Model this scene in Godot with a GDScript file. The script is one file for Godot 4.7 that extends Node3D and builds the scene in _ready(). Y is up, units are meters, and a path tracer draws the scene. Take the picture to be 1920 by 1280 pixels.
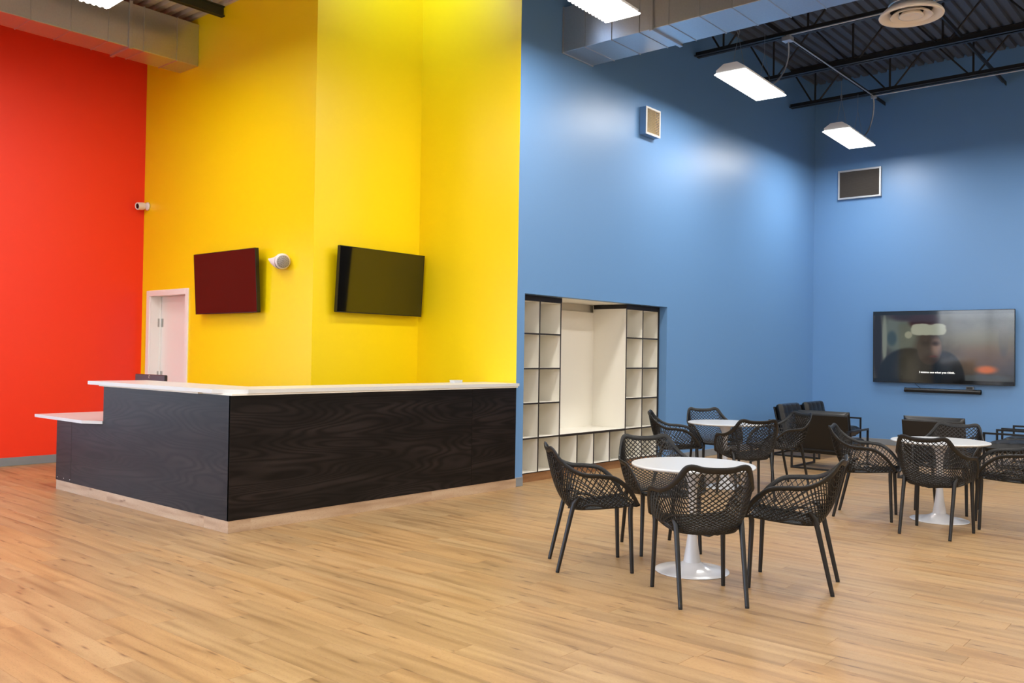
extends Node3D
# World: x = u (along the counter front, to the right and away), y up, z = -v. Photo points were measured in (u, y, v).

const H := 1.43
var M := {}
var names_used := {}
var rng := RandomNumberGenerator.new()

# ------------------------------------------------------------------ mesh builder
class MB:
	var p := PackedVector3Array()
	var n := PackedVector3Array()
	var t := PackedVector2Array()
	var ix := PackedInt32Array()
	func vert(a: Vector3, nn: Vector3, uv: Vector2) -> int:
		p.append(a); n.append(nn); t.append(uv)
		return p.size() - 1
	# corners counter-clockwise seen from outside
	func quad(a: Vector3, b: Vector3, c: Vector3, d: Vector3, ua := Vector2.ZERO, ub := Vector2.ZERO, uc := Vector2.ZERO, ud := Vector2.ZERO) -> void:
		var nn := (b - a).cross(c - a)
		if nn.length() < 1e-12:
			nn = (c - a).cross(d - a)
		nn = nn.normalized()
		var k := p.size()
		vert(a, nn, ua); vert(b, nn, ub); vert(c, nn, uc); vert(d, nn, ud)
		ix.append_array(PackedInt32Array([k, k + 2, k + 1, k, k + 3, k + 2]))
	func tri(a: Vector3, b: Vector3, c: Vector3) -> void:
		var nn := (b - a).cross(c - a).normalized()
		var k := p.size()
		vert(a, nn, Vector2.ZERO); vert(b, nn, Vector2.ZERO); vert(c, nn, Vector2.ZERO)
		ix.append_array(PackedInt32Array([k, k + 2, k + 1]))
	# smooth grid of points rows x cols, normals given by cross products; flip turns it over
	func grid(pts: Array, rows: int, cols: int, flip := false, uvs: Array = []) -> void:
		var k := p.size()
		for r in rows:
			for c in cols:
				var a: Vector3 = pts[r * cols + mini(c + 1, cols - 1)] - pts[r * cols + maxi(c - 1, 0)]
				var b: Vector3 = pts[mini(r + 1, rows - 1) * cols + c] - pts[maxi(r - 1, 0) * cols + c]
				var nn := a.cross(b)
				if nn.length() < 1e-14: nn = Vector3.UP
				nn = nn.normalized()
				if flip: nn = -nn
				vert(pts[r * cols + c], nn, uvs[r * cols + c] if uvs.size() else Vector2(float(c) / (cols - 1), float(r) / (rows - 1)))
		for r in rows - 1:
			for c in cols - 1:
				var i := k + r * cols + c
				if flip:
					ix.append_array(PackedInt32Array([i, i + 1, i + cols + 1, i, i + cols + 1, i + cols]))
				else:
					ix.append_array(PackedInt32Array([i, i + cols + 1, i + 1, i, i + cols, i + cols + 1]))
	# chamfered box between two corners (local axes), uv in metres; grain axis 0,1,2 = direction that becomes texture v
	func box(lo: Vector3, hi: Vector3, ch := 0.0, xf := Transform3D.IDENTITY) -> void:
		var c := Vector3(minf(ch, (hi.x - lo.x) * 0.45), minf(ch, (hi.y - lo.y) * 0.45), minf(ch, (hi.z - lo.z) * 0.45))
		for ax in 3:
			var b := (ax + 1) % 3
			var d := (ax + 2) % 3
			for s in [0, 1]:
				var q: Array = []
				for k in [[0, 0], [1, 0], [1, 1], [0, 1]]:
					var v := Vector3.ZERO
					v[ax] = hi[ax] if s else lo[ax]
					v[b] = (hi[b] - c[b]) if k[0] else (lo[b] + c[b])
					v[d] = (hi[d] - c[d]) if k[1] else (lo[d] + c[d])
					q.append(v)
				if not s: q.reverse()
				var uv: Array = []
				for v in q:
					uv.append(Vector2(v.z, v.y) if ax == 0 else (Vector2(v.x, v.z) if ax == 1 else Vector2(v.x, v.y)))
				quad(xf * q[0], xf * q[1], xf * q[2], xf * q[3], uv[0], uv[1], uv[2], uv[3])
		if ch <= 0.0: return
		for ax in 3: # edges along ax
			var b := (ax + 1) % 3
			var d := (ax + 2) % 3
			for sb in [0, 1]:
				for sd in [0, 1]:
					var e1 := Vector3.ZERO; var e2 := Vector3.ZERO
					e1[b] = hi[b] if sb else lo[b]
					e1[d] = (hi[d] - c[d]) if sd else (lo[d] + c[d])
					e2[b] = (hi[b] - c[b]) if sb else (lo[b] + c[b])
					e2[d] = hi[d] if sd else lo[d]
					var a0 := e1; var a1 := e1; var b0 := e2; var b1 := e2
					a0[ax] = lo[ax] + c[ax]; a1[ax] = hi[ax] - c[ax]; b0[ax] = lo[ax] + c[ax]; b1[ax] = hi[ax] - c[ax]
					var out := Vector3.ZERO
					out[b] = 1.0 if sb else -1.0; out[d] = 1.0 if sd else -1.0
					if (a1 - a0).cross(b1 - a0).dot(out) > 0.0: quad(xf * a0, xf * a1, xf * b1, xf * b0)
					else: quad(xf * b0, xf * b1, xf * a1, xf * a0)
		for sx in [0, 1]:
			for sy in [0, 1]:
				for sz in [0, 1]:
					var cx := Vector3(hi.x if sx else lo.x, hi.y if sy else lo.y, hi.z if sz else lo.z)
					var dx := Vector3(-c.x if sx else c.x, 0, 0); var dy := Vector3(0, -c.y if sy else c.y, 0); var dz := Vector3(0, 0, -c.z if sz else c.z)
					var A := cx + dy + dz; var B := cx + dx + dz; var C := cx + dx + dy
					if (B - A).cross(C - A).dot(-(dx + dy + dz)) > 0.0: tri(xf * A, xf * B, xf * C)
					else: tri(xf * A, xf * C, xf * B)
	# swept tube; radii per point (float) ; elliptical with up hint: rx across, ry along 'up'
	func tube(path: Array, rad: Array, sides := 8, caps := true, hint := Vector3.UP, squash := 1.0) -> void:
		var k0 := p.size()
		var m := path.size()
		var last_s := Vector3.ZERO
		var frames: Array = []
		for i in m:
			var dir: Vector3 = (path[mini(i + 1, m - 1)] - path[maxi(i - 1, 0)]).normalized()
			var s: Vector3 = dir.cross(hint)
			if i > 0 and hint == Vector3.UP:
				s = last_s - dir * last_s.dot(dir)
			if s.length() < 1e-4: s = dir.cross(Vector3.RIGHT)
			if s.length() < 1e-4: s = dir.cross(Vector3.FORWARD)
			s = s.normalized(); last_s = s
			frames.append([s, s.cross(dir).normalized(), dir])
		for i in m:
			var r: float = rad[mini(i, rad.size() - 1)]
			for j in sides + 1:
				var an := TAU * j / sides
				var o: Vector3 = frames[i][0] * cos(an) * squash + frames[i][1] * sin(an)
				var nn: Vector3 = (frames[i][0] * cos(an) / squash + frames[i][1] * sin(an)).normalized()
				vert(path[i] + o * r, nn, Vector2(float(j) / sides, float(i) / maxi(m - 1, 1)))
		for i in m - 1:
			for j in sides:
				var a := k0 + i * (sides + 1) + j
				var b := a + sides + 1
				ix.append_array(PackedInt32Array([a, b + 1, b, a, a + 1, b + 1]))
		if caps:
			for e in [0, m - 1]:
				var nn: Vector3 = -frames[e][2] if e == 0 else frames[e][2]
				var r: float = rad[mini(e, rad.size() - 1)]
				var c := vert(path[e], nn, Vector2.ZERO)
				for j in sides + 1:
					var an := TAU * j / sides
					vert(path[e] + (frames[e][0] * cos(an) * squash + frames[e][1] * sin(an)) * r, nn, Vector2.ZERO)
				for j in sides:
					ix.append_array(PackedInt32Array([c, c + 1 + j, c + 2 + j] if e == 0 else [c, c + 2 + j, c + 1 + j]))
	# lathe about an axis through 'at'; profile of (r, h)
	func lathe(prof: Array, sides := 48, xf := Transform3D.IDENTITY) -> void:
		var k := p.size()
		var m := prof.size()
		for i in m:
			var a: Vector2 = prof[maxi(i - 1, 0)]; var b: Vector2 = prof[mini(i + 1, m - 1)]
			var d := (b - a).normalized()
			for j in sides + 1:
				var an := TAU * j / sides
				var rr: Vector2 = prof[i]
				vert(xf * Vector3(cos(an) * rr.x, rr.y, sin(an) * rr.x), (xf.basis * Vector3(cos(an) * d.y, -d.x, sin(an) * d.y)).normalized(), Vector2(float(j) / sides, float(i) / m))
		for i in m - 1:
			for j in sides:
				var a := k + i * (sides + 1) + j
				var b := a + sides + 1
				ix.append_array(PackedInt32Array([a, a + 1, b + 1, a, b + 1, b]))
	func mesh(off := Vector3.ZERO) -> ArrayMesh:
		var arr := []
		arr.resize(Mesh.ARRAY_MAX)
		var q := p
		if off != Vector3.ZERO:
			q = PackedVector3Array()
			q.resize(p.size())
			for i in p.size(): q[i] = p[i] - off
		arr[Mesh.ARRAY_VERTEX] = q; arr[Mesh.ARRAY_NORMAL] = n; arr[Mesh.ARRAY_TEX_UV] = t; arr[Mesh.ARRAY_INDEX] = ix
		var m := ArrayMesh.new()
		m.add_surface_from_arrays(Mesh.PRIMITIVE_TRIANGLES, arr)
		return m

# ------------------------------------------------------------------ naming and placing
func W(u: float, y: float, v: float) -> Vector3: return Vector3(u, y, -v)

func numbered(called: String) -> String:
	if not names_used.has(called):
		names_used[called] = 0
		return called
	names_used[called] += 1
	return "%s_%03d" % [called, names_used[called]]

func thing(called: String, label: String, category: String, at := Vector3.ZERO, group := "") -> Node3D:
	var o := Node3D.new()
	o.name = numbered(called); add_child(o, true); o.position = at
	o.set_meta("label", label); o.set_meta("category", category)
	if group: o.set_meta("group", group)
	return o

func room(called: String, at := Vector3.ZERO) -> Node3D:
	var o := Node3D.new()
	o.name = numbered(called); add_child(o, true); o.position = at
	o.set_meta("kind", "structure")
	return o

# a part whose shape was collected in world coordinates (parent unrotated)
func origin_of(o: Node) -> Vector3:
	var s := Vector3.ZERO
	while o != self and o is Node3D:
		s += (o as Node3D).position; o = o.get_parent()
	return s

func part(b: MB, called: String, mat: Material, parent: Node3D, local := false) -> MeshInstance3D:
	var o := MeshInstance3D.new()
	o.name = called
	o.mesh = b.mesh(Vector3.ZERO if local else origin_of(parent))
	o.mesh.surface_set_material(0, mat)
	parent.add_child(o, true)
	return o

func bx(u0: float, u1: float, y0: float, y1: float, v0: float, v1: float, ch := 0.0, b: MB = null) -> MB:
	if b == null: b = MB.new()
	b.box(Vector3(minf(u0, u1), minf(y0, y1), -maxf(v0, v1)), Vector3(maxf(u0, u1), maxf(y0, y1), -minf(v0, v1)), ch)
	return b

func shell(called: String, b: MB, mat: Material) -> MeshInstance3D:
	var o := MeshInstance3D.new()
	o.name = numbered(called); o.mesh = b.mesh(); o.mesh.surface_set_material(0, mat)
	o.set_meta("kind", "structure")
	add_child(o, true)
	return o

# ------------------------------------------------------------------ materials
func mat(c: Color, rough := 0.5, metal := 0.0) -> StandardMaterial3D:
	var m := StandardMaterial3D.new()
	m.albedo_color = c; m.roughness = rough; m.metallic = metal
	return m

func noise(freq: float, oct: int, sd: int) -> FastNoiseLite:
	var f := FastNoiseLite.new()
	f.noise_type = FastNoiseLite.TYPE_SIMPLEX_SMOOTH; f.frequency = freq
	f.fractal_octaves = oct; f.seed = sd
	return f

# wood grain picture: runs along y, tiles are taken with random offsets
func wood_image(w: int, h: int, light: Color, mid: Color, dark: Color, sd: int, wave: float, knots: int) -> Image:
	var im := Image.create(w, h, false, Image.FORMAT_RGB8)
	var a := noise(0.004, 3, sd); var b := noise(0.02, 2, sd + 1); var c := noise(0.011, 2, sd + 2); var e := noise(0.05, 2, sd + 5)
	var r := RandomNumberGenerator.new(); r.seed = sd + 9
	var ks: Array = []
	for i in knots: ks.append(Vector3(r.randf() * w, r.randf() * h, r.randf_range(2.5, 6.0)))
	for y in h:
		for x in w:
			var fx := float(x); var fy := float(y)
			var kd := 0.0
			for k in ks:
				var dx: float = fx - k.x; var dy: float = (fy - k.y) * 0.28
				if absf(dx) < 40.0 and absf(dy) < 40.0:
					var d2: float = dx * dx + dy * dy
					fx += dx * 1.2 * exp(-d2 / (k.z * k.z * 9.0))
					kd = maxf(kd, exp(-d2 / (k.z * k.z * 0.8)))
			var bend := a.get_noise_2d(fx * 2.2, fy * 0.55) * wave
			var rings := sin((fx + bend) * 0.10 + c.get_noise_2d(fx, fy * 0.12) * 7.0)
			var fine := b.get_noise_2d(fx * 22.0, fy * 0.7)
			var broad := c.get_noise_2d(fx * 1.5 + 500.0, fy * 0.16)
			var pore := e.get_noise_2d(fx * 14.0, fy * 1.1 + 900.0)
			var t := clampf(0.42 + broad * 0.85 + rings * 0.08 + fine * 0.14, 0.0, 1.0)
			var col := light.lerp(mid, t)
			var dk := clampf((pore - 0.36) * 1.1, 0.0, 0.35) + clampf(broad - 0.30, 0.0, 0.4) * 0.5 + kd * 0.8
			col = col.lerp(dark, clampf(dk, 0.0, 0.9))
			im.set_pixel(x, y, col)
	im.generate_mipmaps()
	return im

# dark laminate with cathedral figure: level lines of a stretched noise
func cathedral_image(w: int, h: int, light: Color, mid: Color, dark: Color, sd: int) -> Image:
	var im := Image.create(w, h, false, Image.FORMAT_RGB8)
	var a := noise(0.006, 2, sd); var b := noise(0.02, 2, sd + 1); var c := noise(0.008, 2, sd + 2)
	for y in h:
		for x in w:
			var f := a.get_noise_2d(x * 1.25, y * 0.17) * 6.0 + x * 0.016
			var ring := pow(0.5 + 0.5 * sin(TAU * f), 1.6)
			var fine := b.get_noise_2d(x * 16.0, y * 0.8)
			var broad := c.get_noise_2d(x * 1.4 + 300.0, y * 0.3)
			var col := mid.lerp(light, clampf(0.45 + broad * 0.9 + fine * 0.35, 0.0, 1.0))
			col = col.lerp(dark, clampf(ring * 0.7 + fine * 0.3, 0.0, 1.0))
			im.set_pixel(x, y, col)
	im.generate_mipmaps()
	return im

func wood_mat(im: Image, scale: Vector3, rough: float, tint := Color.WHITE) -> StandardMaterial3D:
	var m := mat(tint, rough)
	m.albedo_texture = ImageTexture.create_from_image(im)
	m.uv1_scale = scale
	return m

func noise_tex(freq: float, oct: int, sd: int, c0: Color, c1: Color, size := 512) -> NoiseTexture2D:
	var t := NoiseTexture2D.new()
	t.width = size; t.height = size; t.seamless = true; t.noise = noise(freq, oct, sd)
	var g := Gradient.new()
	g.set_color(0, c0); g.set_color(1, c1)
	t.color_ramp = g
	return t

func paint(c: Color, rough: float) -> StandardMaterial3D:
	var m := mat(c, rough)
	# roller stipple of wall paint
	var t := NoiseTexture2D.new()
	t.width = 512; t.height = 512; t.seamless = true; t.noise = noise(0.09, 3, 77); t.as_normal_map = true; t.bump_strength = 1.2
	m.normal_enabled = true; m.normal_texture = M.stipple if M.has("stipple") else t
	if not M.has("stipple"): M.stipple = t
	m.normal_scale = 0.25
	m.uv1_triplanar = true; m.uv1_world_triplanar = true; m.uv1_scale = Vector3(1.6, 1.6, 1.6)
	return m

func make_materials() -> void:
	M.red = paint(Color(0.95, 0.20, 0.09), 0.42)
	M.yellow = paint(Color(0.99, 0.86, 0.02), 0.38)
	M.blue = paint(Color(0.40, 0.575, 0.77), 0.40)
	M.blue_plain = mat(Color(0.40, 0.575, 0.77), 0.45)
	M.charcoal = paint(Color(0.13, 0.13, 0.135), 0.5)
	M.cream = paint(Color(0.86, 0.84, 0.80), 0.6)
	M.base = mat(Color(0.50, 0.52, 0.54), 0.5)
	M.deck_black = mat(Color(0.33, 0.36, 0.41), 0.55)
	M.steel_black = mat(Color(0.13, 0.125, 0.13), 0.45)
	M.deck_galv = mat(Color(0.80, 0.78, 0.77), 0.45, 0.25)
	M.purlin = mat(Color(0.16, 0.18, 0.10), 0.6)
	var gal := mat(Color(0.80, 0.81, 0.82), 0.30, 0.85)
	gal.roughness_texture = noise_tex(0.06, 2, 5, Color(0.94, 0.94, 0.94), Color(1, 1, 1))
	gal.albedo_texture = noise_tex(0.05, 2, 6, Color(0.965, 0.965, 0.97), Color(1, 1, 1))
	gal.uv1_triplanar = true; gal.uv1_world_triplanar = true; gal.uv1_scale = Vector3(1.3, 1.3, 1.3)
	M.galv = gal
	M.emt = mat(Color(0.78, 0.80, 0.83), 0.35, 0.6)
	M.white_metal = mat(Color(0.90, 0.90, 0.90), 0.45)
	M.wire = mat(Color(0.65, 0.67, 0.70), 0.35, 0.7)
	M.white_laminate = mat(Color(0.82, 0.82, 0.815), 0.28)
	M.melamine = mat(Color(0.94, 0.925, 0.88), 0.5)
	M.edge = mat(Color(0.12, 0.09, 0.075), 0.5)
	M.white_gloss = mat(Color(0.82, 0.82, 0.83), 0.18)
	M.door = mat(Color(0.95, 0.94, 0.92), 0.45)
	M.chrome = mat(Color(0.72, 0.72, 0.70), 0.28, 0.9)
	M.plastic_black = mat(Color(0.048, 0.046, 0.046), 0.48)
	M.leg_black = mat(Color(0.058, 0.060, 0.066), 0.36)
	M.foot = mat(Color(0.03, 0.03, 0.03), 0.7)
	M.leather = mat(Color(0.065, 0.065, 0.068), 0.38)
	M.frame_black = mat(Color(0.07, 0.07, 0.075), 0.40)
	M.tv_frame = mat(Color(0.03, 0.03, 0.035), 0.35)
	M.tv_glass = mat(Color(0.012, 0.012, 0.014), 0.06)
	M.tv_glass.metallic_specular = 0.85
	M.silver = mat(Color(0.80, 0.81, 0.82), 0.35, 0.6)
	M.grille_dark = mat(Color(0.33, 0.31, 0.29), 0.6, 0.2)
	M.filter = mat(Color(0.70, 0.63, 0.50), 0.8)
	M.diffuser = mat(Color(0.93, 0.90, 0.86), 0.5)
	M.lens_black = mat(Color(0.03, 0.012, 0.012), 0.1)
	M.speaker_white = mat(Color(0.93, 0.90, 0.90), 0.4)
	M.mesh_grey = mat(Color(0.62, 0.59, 0.56), 0.6)
	M.monitor_back = mat(Color(0.20, 0.15, 0.16), 0.35)
	M.emblem = mat(Color(0.80, 0.66, 0.62), 0.3, 0.4)
	M.lamp = mat(Color(0.95, 0.96, 1.0), 0.5)
	M.lamp.emission_enabled = true; M.lamp.emission = Color(1.0, 0.985, 0.96); M.lamp.emission_energy_multiplier = 4.0
	M.glass = mat(Color(0.9, 0.95, 0.97, 0.08), 0.02)
	M.glass.transparency = BaseMaterial3D.TRANSPARENCY_ALPHA
	M.mullion = mat(Color(0.25, 0.25, 0.26), 0.4, 0.5)
	M.asphalt = mat(Color(0.45, 0.45, 0.44), 0.9)
	var oak := wood_image(384, 1536, Color(0.725, 0.595, 0.420), Color(0.640, 0.510, 0.345), Color(0.42, 0.305, 0.195), 11, 60.0, 26)
	M.oak = []
	for tint in [Color(1, 1, 1), Color(0.97, 0.96, 0.95), Color(1.0, 0.98, 0.96), Color(0.945, 0.935, 0.925), Color(1.0, 0.97, 0.93)]:
		M.oak.append(wood_mat(oak, Vector3(1, 1, 1), 0.40, tint))
	M.joint = mat(Color(0.60, 0.46, 0.33), 0.7)
	var pale := wood_image(256, 1024, Color(0.76, 0.655, 0.54), Color(0.68, 0.56, 0.44), Color(0.46, 0.35, 0.26), 31, 80.0, 9)
	M.plinth = wood_mat(pale, Vector3(1, 1, 1), 0.5)
	M.plinth_shelf = wood_mat(pale, Vector3(1, 1, 1), 0.5, Color(0.80, 0.68, 0.54))
	var dark := cathedral_image(512, 1024, Color(0.165, 0.138, 0.132), Color(0.090, 0.072, 0.068), Color(0.04, 0.028, 0.026), 53)
	M.dark_wood = wood_mat(dark, Vector3(1, 1, 1), 0.36)
	M.dark_wood.metallic_specular = 0.32

# ------------------------------------------------------------------ floor
func add_plank(b: MB, u0: float, u1: float, v0: float, v1: float, off: Vector2) -> void:
	var g := 0.0003; var c := 0.0007
	var lo := Vector3(u0 + g, -0.006, -v1 + g); var hi := Vector3(u1 - g, 0.0, -v0 - g)
	var A := Vector3(lo.x + c, 0, hi.z - c); var B := Vector3(hi.x - c, 0, hi.z - c); var C := Vector3(hi.x - c, 0, lo.z + c); var D := Vector3(lo.x + c, 0, lo.z + c)
	var su := 1.0 / 0.62; var sv := 1.0 / 3.6
	var w := u1 - u0; var l := v1 - v0
	var t00 := off; var t10 := off + Vector2(w * su, 0); var t11 := off + Vector2(w * su, l * sv); var t01 := off + Vector2(0, l * sv)
	b.quad(A, B, C, D, t00, t10, t11, t01)
	var a2 := Vector3(lo.x, -0.002, hi.z); var b2 := Vector3(hi.x, -0.002, hi.z); var c2 := Vector3(hi.x, -0.002, lo.z); var d2 := Vector3(lo.x, -0.002, lo.z)
	b.quad(a2, b2, B, A, t00, t10, t10, t00); b.quad(b2, c2, C, B, t10, t11, t11, t10); b.quad(c2, d2, D, C, t11, t01, t01, t11); b.quad(d2, a2, A, D, t01, t00, t00, t01)

func wall_v(u: float) -> float:
	return 11.47 if u < 5.74 else (7.74 if u < 7.28 else 6.32)

func build_floor(cam: Camera3D) -> void:
	var fl := room("floor")
	part(bx(-4.2, 15.7, -0.15, -0.003, -7.2, 11.7), "underlay", M.joint, fl)
	var w := 0.152; var len := 1.22
	var list: Array = []
	var r := RandomNumberGenerator.new(); r.seed = 4
	var k := 0
	var u := -4.1
	while u < 15.5:
		var vmax := wall_v(u + w * 0.5) + 0.06
		var v := -7.1 - r.randf() * len
		while v < vmax:
			var v1 := minf(v + len, vmax)
			if v1 - v > 0.05:
				list.append([u, minf(u + w, 15.5), v, v1, Vector2(r.randf(), r.randf()), r.randi() % 5])
			v += len
		u += w
	var inv := cam.transform.affine_inverse()
	var th := tan(deg_to_rad(cam.fov) * 0.5)
	for q in list:
		var best := 0.0
		for e in [0.15, 0.5, 0.85]:
			var c: Vector3 = inv * W((q[0] + q[1]) * 0.5, 0, lerpf(q[2], q[3], e))
			if c.z < -0.5 and absf(c.x / -c.z) < th * 1.5 and absf(c.y / -c.z) < th * 1.02:
				best = maxf(best, 1.0 / (-c.z))
		q.append(best)
	list.sort_custom(func(a, b): return a[6] > b[6])
	var rest: Array = []
	for i in 5: rest.append(MB.new())
	for i in list.size():
		var q: Array = list[i]
		if i < 300 and q[6] > 0.0:
			var b := MB.new()
			add_plank(b, q[0], q[1], q[2], q[3], q[4])
			part(b, "plank", M.oak[q[5]], fl)
		else:
			add_plank(rest[q[5]], q[0], q[1], q[2], q[3], q[4])
	# the planks past the first three hundred: one part with five wood tones
	var am := ArrayMesh.new()
	for i in 5:
		var one: ArrayMesh = rest[i].mesh()
		am.add_surface_from_arrays(Mesh.PRIMITIVE_TRIANGLES, one.surface_get_arrays(0))
		am.surface_set_material(i, M.oak[i])
	var o := MeshInstance3D.new()
	o.name = "plank_field"; o.mesh = am; o.set_meta("kind", "stuff")
	fl.add_child(o, true)

# ------------------------------------------------------------------ room shell
func build_room() -> void:
	# red wall
	var rw := MB.new()   # solid where it is seen; glazed beyond the left edge of the picture
	bx(2.9, 5.74, 0, 5.75, 11.471, 11.62, 0, rw)
	bx(-4.2, 2.9, 2.9, 5.75, 11.471, 11.62, 0, rw)
	bx(-4.2, 2.9, 0, 0.12, 11.471, 11.62, 0, rw)
	bx(-4.2, -3.9, 0.12, 2.9, 11.471, 11.62, 0, rw)
	shell("wall_red", rw, M.red)
	var wn := room("window_2", W(-0.5, 0.12, 11.55))
	for i in 6:
		var mu := -3.9 + 6.8 * i / 5.0
		part(bx(mu - 0.03, mu + 0.03, 0.12, 2.9, 11.50, 11.58, 0.004), "mullion", M.mullion, wn)
	for my in [0.15, 2.15, 2.87]:
		part(bx(-3.9, 2.9, my - 0.03, my + 0.03, 11.505, 11.575, 0.004), "rail", M.mullion, wn)
	for i in 5:
		var mu := -3.9 + 6.8 * i / 5.0
		part(bx(mu + 0.03, mu + 1.33, 0.15, 2.87, 11.537, 11.543), "pane", M.glass, wn)
	# yellow walls: side (faces the window wall), back, end
	var y1 := MB.new()   # with a door opening v 10.30..11.25, y 0..2.13
	bx(5.737, 5.90, 0, 5.75, 7.734, 10.31, 0, y1)
	bx(5.737, 5.90, 2.15, 5.75, 10.31, 11.24, 0, y1)
	bx(5.737, 5.90, 0, 5.75, 11.24, 11.471, 0, y1)
	shell("wall_yellow_side", y1, M.yellow)
	shell("wall_yellow_back", bx(5.7375, 7.40, 0, 6.6, 7.7342, 7.88), M.yellow)
	shell("wall_yellow_end", bx(7.2768, 7.40, 0, 6.6, 6.1788, 7.7342), M.yellow)
	# blue back wall with the display recess
	var b := MB.new()
	bx(7.2778, 7.404, 0, 6.6, 6.178, 6.30, 0, b)
	bx(7.404, 10.411, 2.102, 6.6, 6.178, 6.30, 0, b)
	bx(10.411, 15.6, 0, 6.6, 6.178, 6.30, 0, b)
	shell("wall_blue_back", b, M.blue)
	var rc := MB.new()
	bx(7.402, 10.5, 2.102, 2.2, 6.30, 7.0, 0, rc)
	bx(7.402, 10.5, 0, 2.2, 6.90, 7.0, 0, rc)
	bx(10.42, 10.5, 0, 2.2, 6.30, 6.95, 0, rc)
	shell("wall_recess", rc, M.melamine)
	shell("wall_blue_right", bx(15.448, 15.6, 0, 6.6, -0.8, 6.30), M.blue)
	shell("wall_charcoal_right", bx(15.448, 15.6, 0, 6.6, -7.2, -0.8), M.charcoal)
	shell("wall_front", bx(-4.2, 15.6, 0, 6.6, -7.2, -7.05), M.cream)
	# window wall on the far left, outside the frame: storefront glazing lets the daylight in
	var lw := MB.new()
	bx(-4.2, -4.05, 0, 6.6, -7.2, 0.5, 0, lw)
	bx(-4.2, -4.05, 3.0, 6.6, 0.5, 10.3, 0, lw)
	bx(-4.2, -4.05, 0, 6.6, 10.3, 11.6, 0, lw)
	bx(-4.2, -4.05, 0, 0.12, 0.5, 10.3, 0, lw)
	shell("wall_left", lw, M.cream)
	var win := room("window_1", W(-4.12, 0.12, 5.4))
	for i in 8:
		var v := 0.5 + 9.8 * i / 7.0
		part(bx(-4.16, -4.08, 0.12, 3.0, v - 0.03, v + 0.03, 0.004), "mullion", M.mullion, win)
	for y in [0.15, 2.2, 2.97]:
		part(bx(-4.155, -4.085, y - 0.03, y + 0.03, 0.5, 10.3, 0.004), "rail", M.mullion, win)
	for i in 7:
		var v := 0.5 + 9.8 * i / 7.0
		part(bx(-4.123, -4.117, 0.15, 2.97, v + 0.03, v + 1.37), "pane", M.glass, win)
	var go := bx(-60, -4.2, -0.3, -0.16, -40, 60)
	bx(-4.2, 40, -0.3, -0.16, 11.75, 60, 0, go)
	shell("ground_outside", go, M.asphalt)
	# ceilings: high black deck with ribs along u, low galvanised deck with ribs along v
	var dk := MB.new()
	var v := -7.2
	while v < 6.3:
		var pr := [[v, 6.33], [v + 0.085, 6.33], [v + 0.10, 6.372], [v + 0.135, 6.372], [v + 0.15, 6.33]]
		for i in 4:
			dk.quad(W(-4.2, pr[i][1], pr[i][0]), W(15.6, pr[i][1], pr[i][0]), W(15.6, pr[i + 1][1], pr[i + 1][0]), W(-4.2, pr[i + 1][1], pr[i + 1][0]))
		v += 0.15
	bx(-4.2, 15.6, 6.42, 6.6, -7.2, 6.3, 0, dk)
	shell("ceiling", dk, M.deck_black)
	var d2 := MB.new()
	var u := -4.2
	while u < 5.74:
		var pr := [[u, 5.575], [u + 0.07, 5.575], [u + 0.088, 5.62], [u + 0.132, 5.62], [u + 0.15, 5.575]]
		for i in 4:
			d2.quad(W(minf(pr[i][0], 5.74), pr[i][1], 11.5), W(minf(pr[i][0], 5.74), pr[i][1], 6.3), W(minf(pr[i + 1][0], 5.74), pr[i + 1][1], 6.3), W(minf(pr[i + 1][0], 5.74), pr[i + 1][1], 11.5))
		u += 0.15
	bx(-4.2, 5.74, 5.66, 5.75, 6.3, 11.6, 0, d2)
	shell("ceiling_low", d2, M.deck_galv)
	shell("wall_bulkhead", bx(-4.2, 7.3, 5.56, 6.6, 6.30, 6.42), M.cream)
	# baseboards
	shell("baseboard_red", bx(2.9, 5.73, 0, 0.10, 11.458, 11.471, 0.003), M.base)
	shell("baseboard_corner", bx(7.262, 7.404, 0, 0.10, 6.166, 6.178, 0.003), M.base)
	shell("baseboard_corner_end", bx(7.262, 7.2768, 0, 0.10, 6.166, 6.26, 0.003), M.base)
	shell("baseboard_blue", bx(10.411, 15.44, 0, 0.10, 6.166, 6.178, 0.003), M.base)
	shell("baseboard_right", bx(15.436, 15.448, 0, 0.10, -7.0, 6.178, 0.003), M.base)
	# purlin under the low deck
	for pv in [9.60, 7.4]:
		var pl := thing("roof_purlin", "dark green steel purlin meeting the yellow wall beside the duct" if pv > 9.0 else "dark green steel purlin under the pale deck, farther from the red wall", "beam", W(0.8, 5.45, pv), "purlins under the pale ribbed deck")
		var pb := MB.new()
		bx(-4.0, 5.735, 5.45, 5.462, pv - 0.035, pv + 0.035, 0, pb); bx(-4.0, 5.735, 5.563, 5.575, pv - 0.035, pv + 0.035, 0, pb); bx(-4.0, 5.735, 5.45, 5.575, pv - 0.006, pv + 0.006, 0, pb)
		part(pb, "channel", M.purlin, pl)
		for i in 12:
			var bb := MB.new()
			bb.lathe([Vector2(0, 0), Vector2(0.012, 0), Vector2(0.012, 0.012), Vector2(0, 0.014)], 6, Transform3D(Basis.IDENTITY, W(5.6 - i * 0.15, 5.462, pv - 0.022)))
			part(bb, "bolt", M.purlin, pl)

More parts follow.
